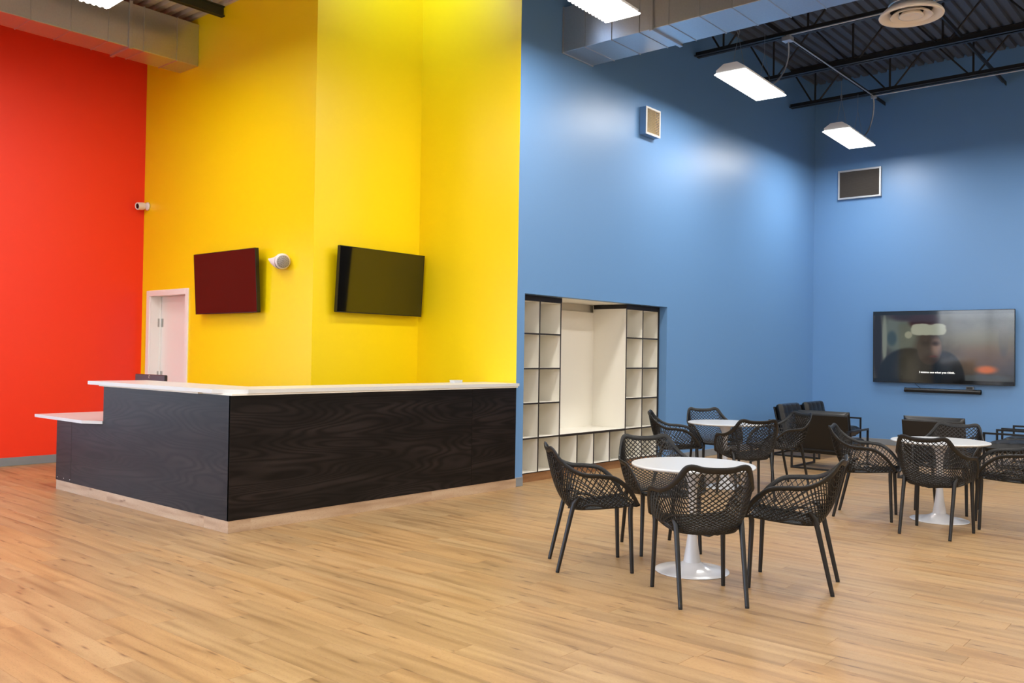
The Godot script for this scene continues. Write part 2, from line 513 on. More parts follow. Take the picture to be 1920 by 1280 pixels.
func build_joists() -> void:
	for u in [9.48, 11.11, 12.74, 14.37]:
		var lab: String = {9.48: "black open-web roof joist right beside the big duct", 11.11: "black open-web roof joist carrying the conduit's junction box", 12.74: "black open-web roof joist between two other joists", 14.37: "black open-web roof joist nearest the blue end wall"}[u]
		var j := thing("bar_joist", lab, "joist", W(u, 5.68, 0), "open-web roof joists")
		var bc := MB.new()
		for s in [-1, 1]:
			bx(u + s * 0.012, u + s * 0.068, 5.68, 5.689, -7.0, 6.17, 0, bc)
			bx(u + s * 0.012, u + s * 0.020, 5.68, 5.745, -7.0, 6.17, 0, bc)
		part(bc, "bottom_chord", M.steel_black, j)
		var tc := MB.new()
		for s in [-1, 1]:
			bx(u + s * 0.012, u + s * 0.055, 6.318, 6.326, -7.0, 6.17, 0, tc)
			bx(u + s * 0.012, u + s * 0.018, 6.28, 6.326, -7.0, 6.17, 0, tc)
		part(tc, "top_chord", M.steel_black, j)
		var v := 5.75
		var k := 0
		while v > -6.8:
			var wb := MB.new()
			wb.tube([W(u, 5.70, v), W(u, 6.30, v)], [0.016], 6)
			part(wb, "web_post", M.steel_black, j)
			for s in [-1, 1]:
				var dg := MB.new()
				dg.tube([W(u, 5.70, v + s * 0.04), W(u, 6.30, minf(v + s * 0.56, 6.14))], [0.014], 6)
				part(dg, "web_diagonal", M.steel_black, j)
			v -= 1.2
			k += 1
	for q in [[4.98, 5.775, 15.42], [3.15, 5.775, 15.42]]:
		var br := thing("bridging_bar", "black steel bridging bar crossing the roof joists" if q[0] > 4 else "black steel bridging bar crossing the roof joists near the round diffuser", "bar", W(12.0, q[1], q[0]))
		var bb := MB.new()
		bx(9.4, q[2], q[1] + 0.03, q[1] + 0.037, q[0] - 0.03, q[0] + 0.03, 0, bb); bx(9.4, q[2], q[1] - 0.022, q[1] + 0.037, q[0] - 0.03, q[0] - 0.022, 0, bb)
		part(bb, "angle_bar", M.steel_black, br)

func build_ducts() -> void:
	var d := thing("air_duct", "galvanised rectangular air duct coming out of the blue wall", "duct", W(8.3, 4.91, 0), "")
	part(bx(8.01, 8.60, 4.91, 5.43, -7.0, 6.178, 0.004), "casing", M.galv, d)
	var v := 5.86
	var i := 0
	while v > -2.0:
		part(bx(8.002, 8.608, 4.902, 5.438, v - 0.006, v + 0.006, 0.003), "seam", M.galv, d)
		v -= 0.36
	for jv in [4.98, 2.1, -0.8]:
		part(bx(7.985, 8.625, 4.885, 5.455, jv - 0.022, jv + 0.022, 0.004), "joint_flange", M.galv, d)
	part(bx(8.0, 8.61, 4.90, 5.44, 6.165, 6.178, 0.002), "wall_collar", M.galv, d)
	var e := thing("air_duct", "galvanised rectangular air duct running along the red wall into the yellow wall", "duct", W(0.8, 4.965, 10.38), "")
	part(bx(-4.05, 5.737, 4.965, 5.49, 10.155, 10.60, 0.004), "casing", M.galv, e)
	var u := 5.45
	while u > 0.0:
		part(bx(u - 0.006, u + 0.006, 4.957, 5.498, 10.147, 10.608, 0.003), "seam", M.galv, e)
		u -= 0.42
	for ju in [4.86, 1.9]:
		part(bx(ju - 0.02, ju + 0.02, 4.943, 5.512, 10.133, 10.622, 0.004), "joint_flange", M.galv, e)
	# round ceiling diffuser on its drop
	var f := thing("ceiling_diffuser", "round cream ceiling diffuser on a short galvanised drop duct", "diffuser", W(9.02, 4.79, 2.66))
	var c := W(9.02, 4.79, 2.66)
	var xf := Transform3D(Basis.IDENTITY, c)
	var fb := MB.new()
	fb.lathe([Vector2(0.20, 0.075), Vector2(0.245, 0.07), Vector2(0.285, 0.035), Vector2(0.296, 0.012), Vector2(0.292, 0.0), Vector2(0.27, 0.002), Vector2(0.225, 0.03), Vector2(0.19, 0.06)], 48, xf)
	part(fb, "outer_cone", M.diffuser, f)
	var f2 := MB.new()
	f2.lathe([Vector2(0.12, 0.06), Vector2(0.175, 0.025), Vector2(0.195, 0.003), Vector2(0.188, 0.0), Vector2(0.16, 0.012), Vector2(0.11, 0.045)], 48, xf)
	part(f2, "middle_cone", M.diffuser, f)
	var f3 := MB.new()
	f3.lathe([Vector2(0.08, 0.05), Vector2(0.105, 0.02), Vector2(0.115, 0.002), Vector2(0.10, 0.0), Vector2(0.055, 0.008), Vector2(0.0, 0.012)], 48, xf)
	part(f3, "centre_cone", M.diffuser, f)
	var f5 := MB.new()
	f5.lathe([Vector2(0.205, 0.06), Vector2(0.205, 1.535)], 40, xf)
	for h in [0.12, 0.42, 0.9]:
		f5.lathe([Vector2(0.205, h - 0.012), Vector2(0.212, h - 0.006), Vector2(0.212, h + 0.006), Vector2(0.205, h + 0.012)], 40, xf)
	part(f5, "drop_duct", M.galv, f)

# ------------------------------------------------------------------ lamps
func high_bay(u: float, v: float, turn: float, label: String, hang: bool) -> void:
	var y := 4.88
	var t := thing("high_bay_light", label, "light", W(u, y, v), "hanging high bay lights")
	t.rotation.y = deg_to_rad(turn)
	var L := 0.665; var wd := 0.193
	var hb := MB.new()   # trapezoid housing
	var pr := [Vector2(-wd + 0.01, 0.012), Vector2(-wd + 0.01, 0.05), Vector2(-0.085, 0.115), Vector2(0.085, 0.115), Vector2(wd - 0.01, 0.05), Vector2(wd - 0.01, 0.012)]
	for i in 6:
		var a: Vector2 = pr[i]; var b: Vector2 = pr[(i + 1) % 6]
		hb.quad(Vector3(-L + 0.01, a.y, a.x), Vector3(-L + 0.01, b.y, b.x), Vector3(L - 0.01, b.y, b.x), Vector3(L - 0.01, a.y, a.x))
	for s in [-1, 1]:
		var x: float = s * (L - 0.01)
		for i in 4:
			if s > 0: hb.tri(Vector3(x, pr[0].y, pr[0].x), Vector3(x, pr[i + 2].y, pr[i + 2].x), Vector3(x, pr[i + 1].y, pr[i + 1].x))
			else: hb.tri(Vector3(x, pr[0].y, pr[0].x), Vector3(x, pr[i + 1].y, pr[i + 1].x), Vector3(x, pr[i + 2].y, pr[i + 2].x))
	part(hb, "housing", M.white_metal, t, true)
	var ln := MB.new()
	ln.box(Vector3(-L, -0.004, -wd + 0.008), Vector3(L, 0.012, wd - 0.008), 0.003)
	for i in 22:
		var x := -L + 0.025 + i * (2 * L - 0.05) / 21.0
		for s in [-1, 1]:
			ln.box(Vector3(x - 0.016, -0.006, s * wd - 0.014), Vector3(x + 0.016, 0.010, s * wd + 0.014), 0.004)
	part(ln, "lamp_lens", M.lamp, t, true)
	if hang:
		for s in [-1, 1]:
			var wb := MB.new()
			var top := Vector3(s * 0.42, 0.80, 0.0)
			wb.tube([Vector3(s * 0.42, 0.115, -0.08), Vector3(s * 0.42, 0.52, 0)], [0.0025], 5)
			wb.tube([Vector3(s * 0.42, 0.115, 0.08), Vector3(s * 0.42, 0.52, 0)], [0.0025], 5)
			wb.tube([Vector3(s * 0.42, 0.52, 0), top], [0.0025], 5)
			part(wb, "hanging_wire", M.wire, t, true)
		var ring := MB.new()
		var pts: Array = []
		for i in 17: pts.append(Vector3(-0.42 + cos(TAU * i / 16.0) * 0.035, 0.56 + sin(TAU * i / 16.0) * 0.035, 0.0))
		ring.tube(pts, [0.004], 5, false)
		part(ring, "wire_coil", M.wire, t, true)
	var a := AreaLight3D.new()
	a.name = "lamp_light"
	a.area_size = Vector2(2 * L - 0.04, 2 * wd - 0.04)
	a.light_energy = LAMP; a.light_color = Color(1.0, 0.985, 0.965)
	a.area_range = 40.0; a.area_attenuation = 2.0
	a.shadow_enabled = true
	a.rotation_degrees = Vector3(-90, 0, 0)
	a.position = Vector3(0, -0.012, 0)
	t.add_child(a, true)

var LAMP := 3.2

func build_lamps() -> void:
	for v in [4.98, 1.2, -2.6, -6.2]:
		for k in 6:
			var u: float = [-3.55, -0.08, 3.39, 6.85, 10.385, 13.83][k]
			var lab: String = ["white high bay light hanging over the open floor", "white high bay light hanging over the open floor near the cream wall"][int(v < -4.0)]
			if v == 4.98:
				lab = ["white high bay light hanging near the window wall", "white high bay light hanging left of the counter", "white high bay light hanging in front of the counter", "glowing high bay light hanging in front of the duct by the blue wall", "glowing high bay light hanging beside the duct, cable running to a joist", "glowing high bay light hanging nearest the blue room corner"][k]
			elif v == 1.2:
				lab = "white high bay light of the second row over the open floor"
			high_bay(u, v, 3.0 if v == 4.98 else 0.0, lab, v == 4.98 and k >= 3)
	for u in [-3.55, -0.08, 3.39]:
		high_bay(u, 8.79, -2.0, "glowing high bay light hanging in front of the red wall's duct" if u > 3.0 else "white high bay light hanging near the red wall", u > 3.0)
	# conduits and flexible cables
	var c := thing("electrical_conduit", "thin silver conduit with a junction box crossing the roof joists", "conduit", W(11.1, 5.66, 4.81))
	var b := MB.new()
	b.tube([W(11.11, 5.655, 4.81), W(14.42, 5.655, 4.81)], [0.010], 8)
	b.tube([W(11.04, 5.665, 4.81), W(11.04, 5.665, -6.5)], [0.010], 8)
	b.tube([W(14.42, 5.66, 4.81), W(14.42, 5.66, -6.5)], [0.010], 8)
	part(b, "pipe", M.emt, c)
	part(bx(11.02, 11.14, 5.60, 5.66, 4.75, 4.87, 0.004), "junction_box", M.emt, c)
	part(bx(14.39, 14.45, 5.62, 5.66, 4.77, 4.85, 0.004), "junction_box", M.emt, c)
	for q in [[11.10, 5.60, 4.81, 10.86, 5.0, 4.93, "grey flexible cable drooping to the light between duct and blue corner"], [14.40, 5.62, 4.81, 14.33, 5.0, 4.95, "grey flexible cable drooping to the light nearest the blue corner"]]:
		var f := thing("flexible_cable", q[6], "cable", W(q[3], q[4], q[5]))
		var A := W(q[0], q[1], q[2]); var B := W(q[3], q[4], q[5])
		var pts: Array = []
		for i in 13:
			var s := i / 12.0
			var p0 := A.bezier_interpolate(A + Vector3(0.10, -0.25, 0), B + Vector3(0.30, 0.12, 0.0), B, s)
			pts.append(p0)
		var fb := MB.new()
		fb.tube(pts, [0.011], 8)
		part(fb, "sheath", M.wire, f)

# ------------------------------------------------------------------ counter
func uvgrain(b: MB, sx: float, sy: float, swap: bool, off := Vector2.ZERO) -> MB:
	for i in b.t.size():
		var q := b.t[i]
		b.t[i] = off + (Vector2(q.y * sx, q.x * sy) if swap else Vector2(q.x * sx, q.y * sy))
	return b

func slab(outline: Array, y0: float, y1: float) -> MB:
	# outline counter-clockwise in (u, v) seen from above (u right, v up)
	var b := MB.new()
	var n := outline.size()
	var idx := Geometry2D.triangulate_polygon(PackedVector2Array(outline))
	for i in range(0, idx.size(), 3):
		var a: Vector2 = outline[idx[i]]; var c: Vector2 = outline[idx[i + 1]]; var d: Vector2 = outline[idx[i + 2]]
		if (c - a).cross(d - a) < 0.0:
			var s := c; c = d; d = s
		b.tri(W(a.x, y1, a.y), W(c.x, y1, c.y), W(d.x, y1, d.y))
		b.tri(W(a.x, y0, a.y), W(d.x, y0, d.y), W(c.x, y0, c.y))
	for i in n:
		var a: Vector2 = outline[i]; var c: Vector2 = outline[(i + 1) % n]
		b.quad(W(a.x, y0, a.y), W(c.x, y0, c.y), W(c.x, y1, c.y), W(a.x, y1, a.y))
	return b

func build_counter() -> void:
	var c := thing("reception_counter", "dark wood L-shaped reception counter with white tops and pale oak plinth", "counter", W(5.5, 0, 7.3))
	var pb := MB.new()
	bx(3.80, 7.26, 0.0, 0.097, 6.145, 6.50, 0.001, pb)
	part(uvgrain(pb, 1.0 / 0.5, 1.0 / 2.0, true), "plinth", M.plinth, c)
	var p2 := MB.new()
	bx(3.80, 4.20, 0.0, 0.097, 6.50, 9.315, 0.001, p2)
	part(uvgrain(p2, 1.0 / 0.5, 1.0 / 2.0, true, Vector2(0.3, 0.1)), "plinth", M.plinth, c)
	var g := 0.0015
	var spec := [
		[3.797, 6.552 - g, 0.097, 1.074, 6.1414, 6.16, Vector2(0.0, -0.25)], [6.552 + g, 7.24, 0.097, 1.074, 6.1414, 6.16, Vector2(0.0, 0.1)],
		[3.797, 3.815, 0.097, 0.716, 8.972 + g, 9.319, Vector2(0.4, 0.5)],
		[3.815, 4.20, 0.097, 0.716, 9.30, 9.319, Vector2(0.2, 0.8)], [3.815, 4.20, 0.72, 1.074, 8.282, 8.30, Vector2(0.2, 0.3)],
		[4.182, 4.20, 0.097, 1.074, 6.55, 8.30, Vector2(0.7, 0.3)], [3.815, 7.24, 0.097, 1.074, 6.54, 6.558, Vector2(0.6, 0.1)]]
	for q in spec:
		part(uvgrain(bx(q[0], q[1], q[2], q[3], q[4], q[5], 0.0008), 1.0 / 1.15, 1.0 / 3.0, true, q[6]), "panel", M.dark_wood, c)
	var lp := bx(3.797, 3.815, 0.097, 1.074, 6.1425, 8.30)
	bx(3.797, 3.815, 0.097, 0.716, 8.30, 8.972 - g, 0, lp)
	part(uvgrain(lp, 1.0 / 1.15, 1.0 / 3.0, true, Vector2(0.0, 0.0)), "panel", M.dark_wood, c)
	part(bx(3.80, 7.25, 1.074, 1.089, 6.128, 6.56), "sub_top", M.melamine, c)
	part(bx(3.76, 4.21, 1.074, 1.089, 6.56, 8.32), "sub_top", M.melamine, c)
	var top := slab([Vector2(3.94, 6.118), Vector2(7.262, 6.118), Vector2(7.262, 6.63), Vector2(4.27, 6.63), Vector2(4.27, 8.42), Vector2(3.70, 8.42), Vector2(3.74, 6.32)], 1.089, 1.121)
	part(top, "upper_top", M.white_laminate, c)
	var low := slab([Vector2(3.80, 8.325), Vector2(4.80, 8.325), Vector2(4.80, 9.60), Vector2(3.69, 9.60), Vector2(3.69, 8.51)], 0.716, 0.745)
	part(low, "lower_top", M.white_laminate, c)
	for v in [8.99, 9.13, 9.28]:
		var s := MB.new()
		s.lathe([Vector2(0.0055, 0), Vector2(0.004, 0.002), Vector2(0, 0.0025)], 10, Transform3D(Basis(Vector3(0, 0, 1), PI / 2), W(3.797, 0.125, v)))
		part(s, "screw", M.chrome, c)
	# monitor on the lower top, its back to the window wall
	var m := thing("computer_monitor", "dark computer monitor seen from the back, standing behind the counter", "monitor", W(4.55, 0.745, 8.81))
	part(bx(4.50, 4.535, 0.80, 1.165, 8.50, 9.12, 0.006), "casing", M.monitor_back, m)
	part(bx(4.535, 4.54, 0.815, 1.156, 8.515, 9.105), "screen", M.tv_glass, m)
	part(bx(4.47, 4.50, 0.75, 0.98, 8.77, 8.85, 0.006), "stand_neck", M.monitor_back, m)
	part(bx(4.40, 4.62, 0.745, 0.757, 8.68, 8.94, 0.004), "stand_foot", M.monitor_back, m)
	var em := MB.new()
	var pts: Array = []
	for i in 25: pts.append(W(4.498, 1.142 + 0.016 * sin(TAU * i / 24.0), 8.81 + 0.016 * cos(TAU * i / 24.0)))
	em.tube(pts, [0.0022], 6, false)
	em.tube([W(4.498, 1.130, 8.818), W(4.498, 1.152, 8.804)], [0.002], 6)
	part(em, "emblem", M.emblem, m)
	var cb := thing("card_box", "small white box lying on the reception counter", "box", W(6.68, 1.121, 6.50))
	part(bx(6.62, 6.74, 1.121, 1.146, 6.465, 6.535, 0.002), "tray", M.white_laminate, cb)
	part(bx(6.617, 6.743, 1.146, 1.152, 6.462, 6.538, 0.002), "lid", M.white_laminate, cb)

# ------------------------------------------------------------------ display shelves
func board(sh: Node3D, called: String, u0: float, u1: float, y0: float, y1: float, v0: float, v1: float, edged := true) -> void:
	var o := part(bx(u0, u1, y0, y1, v0 + (0.003 if edged else 0.0), v1), called, M.melamine, sh)
	if edged: part(bx(u0, u1, y0, y1, v0, v0 + 0.003), "edge_band", M.edge, o)

func build_shelves() -> void:
	var f := 6.299; var bk := 6.812; var t := 0.018
	var sh := thing("display_shelves", "white cubby shelving with dark edges built into the blue wall recess", "shelving", W(8.9, 0, 6.55))
	var pl := MB.new()
	bx(7.415, 10.405, 0.0, 0.097, f + 0.012, f + 0.03, 0, pl)
	part(uvgrain(pl, 1.0 / 0.5, 1.0 / 2.0, true), "plinth", M.plinth_shelf, sh)
	var rows := [0.097, 0.488, 0.880, 1.274, 1.667, 2.045]
	for tw in [[7.42, 8.225], [9.600, 10.405]]:
		var um: float = (tw[0] + tw[1]) * 0.5
		board(sh, "upright", tw[0], tw[0] + t, 0.097, 2.045, f, bk)
		board(sh, "upright", tw[1] - t, tw[1], 0.097, 2.045, f, bk)
		for i in 5:
			board(sh, "divider", um - t / 2, um + t / 2, rows[i] + t / 2, rows[i + 1] - t / 2, f, bk)
		for i in 6:
			board(sh, "shelf", tw[0] + t, tw[1] - t, rows[i] - (t / 2 if i else 0.0), rows[i] + t / 2, f, bk)
		part(bx(tw[0] - 0.002, tw[1] + 0.002, 2.045, 2.098, f - 0.004, f + 0.014), "header", M.edge, sh)
		part(bx(tw[0] - 0.004, tw[0] + 0.012, 2.045, 2.098, f + 0.014, bk), "header", M.edge, sh)
		part(bx(tw[0], tw[1], 0.097, 2.098, bk, bk + 0.012), "back_panel", M.melamine, sh)
	part(bx(10.372, 10.409, 0.097, 2.098, f - 0.006, f), "end_strip", M.edge, sh)
	# low middle row of four cubbies under the open niche
	part(bx(8.225, 9.60, 0.488 - 0.013, 0.488 + 0.013, f + 0.004, bk), "niche_floor", M.melamine, sh)
	part(bx(8.225, 9.60, 0.488 - 0.014, 0.488 + 0.012, f - 0.003, f + 0.004), "edge_band", M.edge, sh)
	board(sh, "shelf", 8.225, 9.60, 0.097, 0.108, f, bk)
	for i in 3:
		var u := 8.225 + 1.375 * (i + 1) / 4.0
		board(sh, "divider", u - t / 2, u + t / 2, 0.108, 0.475, f, bk)
	part(bx(8.225, 9.60, 0.097, 2.0, bk, bk + 0.012), "back_panel", M.melamine, sh)

# ------------------------------------------------------------------ door, wall things
func build_wall_things() -> void:
	# white door, set back in the yellow wall
	var d := room("door_1", W(5.85, 0, 10.78))
	for q in [[10.265, 10.34], [11.25, 11.33]]:
		part(bx(5.722, 5.742, 0, 2.20, q[0], q[1], 0.003), "casing", M.door, d)
	part(bx(5.722, 5.742, 2.125, 2.20, 10.34, 11.25, 0.003), "casing", M.door, d)
	part(bx(5.735, 5.95, 0, 2.13, 11.235, 11.25), "jamb", M.door, d)
	part(bx(5.735, 5.95, 0, 2.13, 10.31, 10.325), "jamb", M.door, d)
	part(bx(5.735, 5.95, 2.13, 2.15, 10.31, 11.25), "jamb", M.door, d)
	part(bx(5.886, 5.93, 0.01, 2.128, 10.328, 11.225, 0.002), "leaf", M.door, d)
	part(bx(5.86, 5.884, 0.0, 2.13, 11.222, 11.235, 0.001), "stop", M.door, d)
	for y in [1.78, 1.08, 0.3]:
		var h := part(bx(5.838, 5.884, y - 0.055, y + 0.055, 11.230, 11.235), "hinge", M.chrome, d)
		var kb := MB.new()
		kb.tube([W(5.884, y - 0.055, 11.226), W(5.884, y + 0.055, 11.226)], [0.008], 10)
		part(kb, "knuckle", M.chrome, h)
		part(bx(5.8845, 5.886, y - 0.055, y + 0.055, 11.175, 11.222), "hinge_leaf", M.chrome, h)
	# televisions over the counter
	tv("television", "wall-mounted blank television whose dark glass mirrors the red wall", W(5.735, 2.22, 9.26), -PI / 2, 1.31, 0.725, 0.13, 3.4)
	tv("television", "wall-mounted blank television on the set-back yellow wall above the counter", W(6.605, 2.22, 7.734), 0.0, 1.25, 0.722, 0.13, 3.6)
	# surveillance camera
	var s := thing("security_camera", "small white bullet security camera at the corner of red and yellow walls", "camera", W(5.735, 3.33, 11.38))
	var b := MB.new()
	b.lathe([Vector2(0, 0), Vector2(0.055, 0), Vector2(0.055, 0.02), Vector2(0.03, 0.03), Vector2(0, 0.03)], 24, Transform3D(Basis(Vector3(0, 0, 1), PI / 2), W(5.737, 3.33, 11.36)))
	part(b, "mount", M.speaker_white, s)
	var ax := (W(5.60, 3.315, 11.365) - W(5.70, 3.33, 11.38)).normalized()
	var q := Quaternion(Vector3.UP, ax)
	var b2 := MB.new()
	b2.lathe([Vector2(0, -0.05), Vector2(0.04, -0.04), Vector2(0.05, 0.0), Vector2(0.05, 0.08), Vector2(0.042, 0.088), Vector2(0.036, 0.075), Vector2(0, 0.075)], 24, Transform3D(Basis(q), W(5.675, 3.33, 11.39)))
	part(b2, "housing", M.speaker_white, s)
	var b3 := MB.new()
	b3.lathe([Vector2(0, 0.078), Vector2(0.034, 0.076), Vector2(0.03, 0.084), Vector2(0, 0.09)], 20, Transform3D(Basis(q), W(5.675, 3.33, 11.39)))
	part(b3, "lens", M.lens_black, s)
	# white teardrop speaker beside the first television
	var sp := thing("wall_speaker", "white teardrop-shaped wall speaker with round perforated face beside the television", "speaker", W(5.737, 2.42, 8.27))
	var ctr := W(5.66, 2.41, 8.20)
	var face := (W(0, 1.6, 4) - ctr).normalized()
	var bq := Basis(Quaternion(Vector3.UP, Vector3(-0.42, -0.16, 0.89).normalized()))
	var hb := MB.new()
	var hp: Array = []
	var rings := 14; var seg := 28
	for i in rings + 1:
		var a := PI * i / rings
		for j in seg + 1:
			var e := TAU * j / seg
			var r := sin(a) * 0.088
			var pnt := Vector3(cos(e) * r, -cos(a) * 0.075, sin(e) * r)
			hp.append(W(5.665, 2.41, 8.19) + bq * pnt)
	hb.grid(hp, rings + 1, seg + 1, true)
	part(hb, "housing", M.speaker_white, sp)
	var tail := MB.new()
	var tp: Array = []
	var tr: Array = []
	for i in 12:
		var k := i / 11.0
		tp.append(W(lerpf(5.66, 5.700, k), lerpf(2.405, 2.455, k * k), lerpf(8.20, 8.50, k)))
		tr.append(lerpf(0.084, 0.008, pow(k, 1.2)))
	tail.tube(tp, tr, 20, true)
	part(tail, "tail", M.speaker_white, sp)
	var fc := MB.new()
	var fx := Transform3D(bq, W(5.665, 2.41, 8.19) + bq * Vector3(0, 0.052, 0))
	fc.lathe([Vector2(0.070, 0.0), Vector2(0.066, 0.014), Vector2(0.03, 0.026), Vector2(0.0, 0.028)], 28, fx)
	part(fc, "grille", M.mesh_grey, sp)
	var holes := MB.new()
	for rr in [[0.0, 1], [0.018, 6], [0.036, 12], [0.054, 16]]:
		for k in rr[1]:
			var an: float = TAU * k / rr[1]
			var hgt: float = 0.029 - rr[0] * rr[0] * 3.6
			holes.lathe([Vector2(0.0045, hgt), Vector2(0, hgt + 0.0008)], 6, fx * Transform3D(Basis.IDENTITY, Vector3(cos(an) * rr[0], 0, sin(an) * rr[0])))
	part(holes, "perforation", M.grille_dark, sp)
	# return-air boxes
	var v1 := thing("vent_box", "white-framed filter vent box on the blue wall under the duct", "vent", W(9.84, 4.30, 6.13))
	var vc := MB.new()
	bx(9.67, 9.674, 4.30, 4.654, 6.088, 6.178, 0, vc); bx(10.012, 10.016, 4.30, 4.654, 6.088, 6.178, 0, vc)
	bx(9.674, 10.012, 4.30, 4.304, 6.088, 6.178, 0, vc); bx(9.674, 10.012, 4.65, 4.654, 6.088, 6.178, 0, vc)
	part(vc, "casing", M.blue_plain, v1)
	for q2 in [[9.668, 9.692, 4.298, 4.656], [9.994, 10.018, 4.298, 4.656], [9.692, 9.994, 4.298, 4.322], [9.692, 9.994, 4.632, 4.656]]:
		part(bx(q2[0], q2[1], q2[2], q2[3], 6.078, 6.090, 0.002), "frame", M.white_metal, v1)
	part(bx(9.674, 10.012, 4.304, 4.65, 6.15, 6.17), "filter", M.filter, v1)
	for i in 15:
		var y := 4.332 + i * 0.0208
		var lb := MB.new()
		lb.box(Vector3(-0.151, -0.008, -0.0012), Vector3(0.151, 0.008, 0.0012), 0, Transform3D(Basis(Vector3.RIGHT, -0.5), W(9.843, y, 6.0835)))
		part(lb, "slat", M.filter, v1)
	for i in 11:
		var u := 9.70 + i * 0.0286
		part(bx(u - 0.002, u + 0.002, 4.322, 4.632, 6.079, 6.082), "bar", M.filter, v1)
	var v2 := thing("return_grille", "silver-framed dark air grille high on the blue end wall", "vent", W(15.41, 4.22, 5.37))
	var rcs := MB.new()
	bx(15.40, 15.448, 4.225, 4.72, 5.01, 5.014, 0, rcs); bx(15.40, 15.448, 4.225, 4.72, 5.726, 5.73, 0, rcs)
	bx(15.40, 15.448, 4.225, 4.229, 5.014, 5.726, 0, rcs); bx(15.40, 15.448, 4.716, 4.72, 5.014, 5.726, 0, rcs)
	part(rcs, "casing", M.silver, v2)
	for q3 in [[5.005, 5.035, 4.22, 4.725], [5.705, 5.735, 4.22, 4.725], [5.035, 5.705, 4.22, 4.25], [5.035, 5.705, 4.695, 4.725]]:
		part(bx(15.385, 15.402, q3[2], q3[3], q3[0], q3[1], 0.002), "frame", M.silver, v2)
	part(bx(15.43, 15.446, 4.229, 4.716, 5.014, 5.726), "filter", M.grille_dark, v2)
	for i in 22:
		var y := 4.26 + i * 0.0203
		var lb := MB.new()
		lb.box(Vector3(-0.0015, -0.009, -0.334), Vector3(0.0015, 0.009, 0.334), 0, Transform3D(Basis(Vector3(0, 0, 1), 0.6), W(15.392, y, 5.37)))
		part(lb, "slat", M.grille_dark, v2)

# at: point on the wall behind the centre; turn about y from facing -v... (0 faces +z, the camera side of a back wall)
func tv(called: String, label: String, at: Vector3, turn: float, w: float, h: float, off: float, tilt: float, screen: Material = null) -> Node3D:
	var t := thing(called, label, "television", at)
	t.rotation.y = turn
	var xf := Transform3D(Basis(Vector3.RIGHT, deg_to_rad(tilt)), Vector3(0, 0, off - 0.02))
	var b := MB.new()
	b.box(Vector3(-w / 2, -h / 2, -0.035), Vector3(w / 2, h / 2, 0.012), 0.004, xf)
	part(b, "casing", M.tv_frame, t, true)
	var s := MB.new()
	var bz := 0.007
	s.quad(xf * Vector3(-w / 2 + bz, -h / 2 + bz * 1.6, 0.0135), xf * Vector3(w / 2 - bz, -h / 2 + bz * 1.6, 0.0135), xf * Vector3(w / 2 - bz, h / 2 - bz, 0.0135), xf * Vector3(-w / 2 + bz, h / 2 - bz, 0.0135), Vector2(0, 1), Vector2(1, 1), Vector2(1, 0), Vector2(0, 0))
	part(s, "screen", screen if screen else M.tv_glass, t, true)
	var e := MB.new()
	for q in [[-w / 2, -w / 2 + 0.004, -h / 2, h / 2], [w / 2 - 0.004, w / 2, -h / 2, h / 2], [-w / 2, w / 2, -h / 2, -h / 2 + 0.005], [-w / 2, w / 2, h / 2 - 0.004, h / 2]]:
		e.box(Vector3(q[0], q[2], 0.010), Vector3(q[1], q[3], 0.0145), 0, xf)
	part(e, "bezel", M.frame_black, t, true)
	var m := MB.new()
	m.box(Vector3(-0.2, -0.15, 0.0), Vector3(0.2, 0.15, 0.015), 0.002)
	m.box(Vector3(-0.03, -0.08, 0.01), Vector3(0.03, 0.08, off - 0.03), 0.002)
	part(m, "wall_bracket", M.frame_black, t, true)
	return t

func blob(x: float, y: float, cx: float, cy: float, rx: float, ry: float, soft: float) -> float:
	var d := sqrt(pow((x - cx) / rx, 2) + pow((y - cy) / ry, 2))
	return 1.0 - smoothstep(1.0 - soft, 1.0 + soft, d)

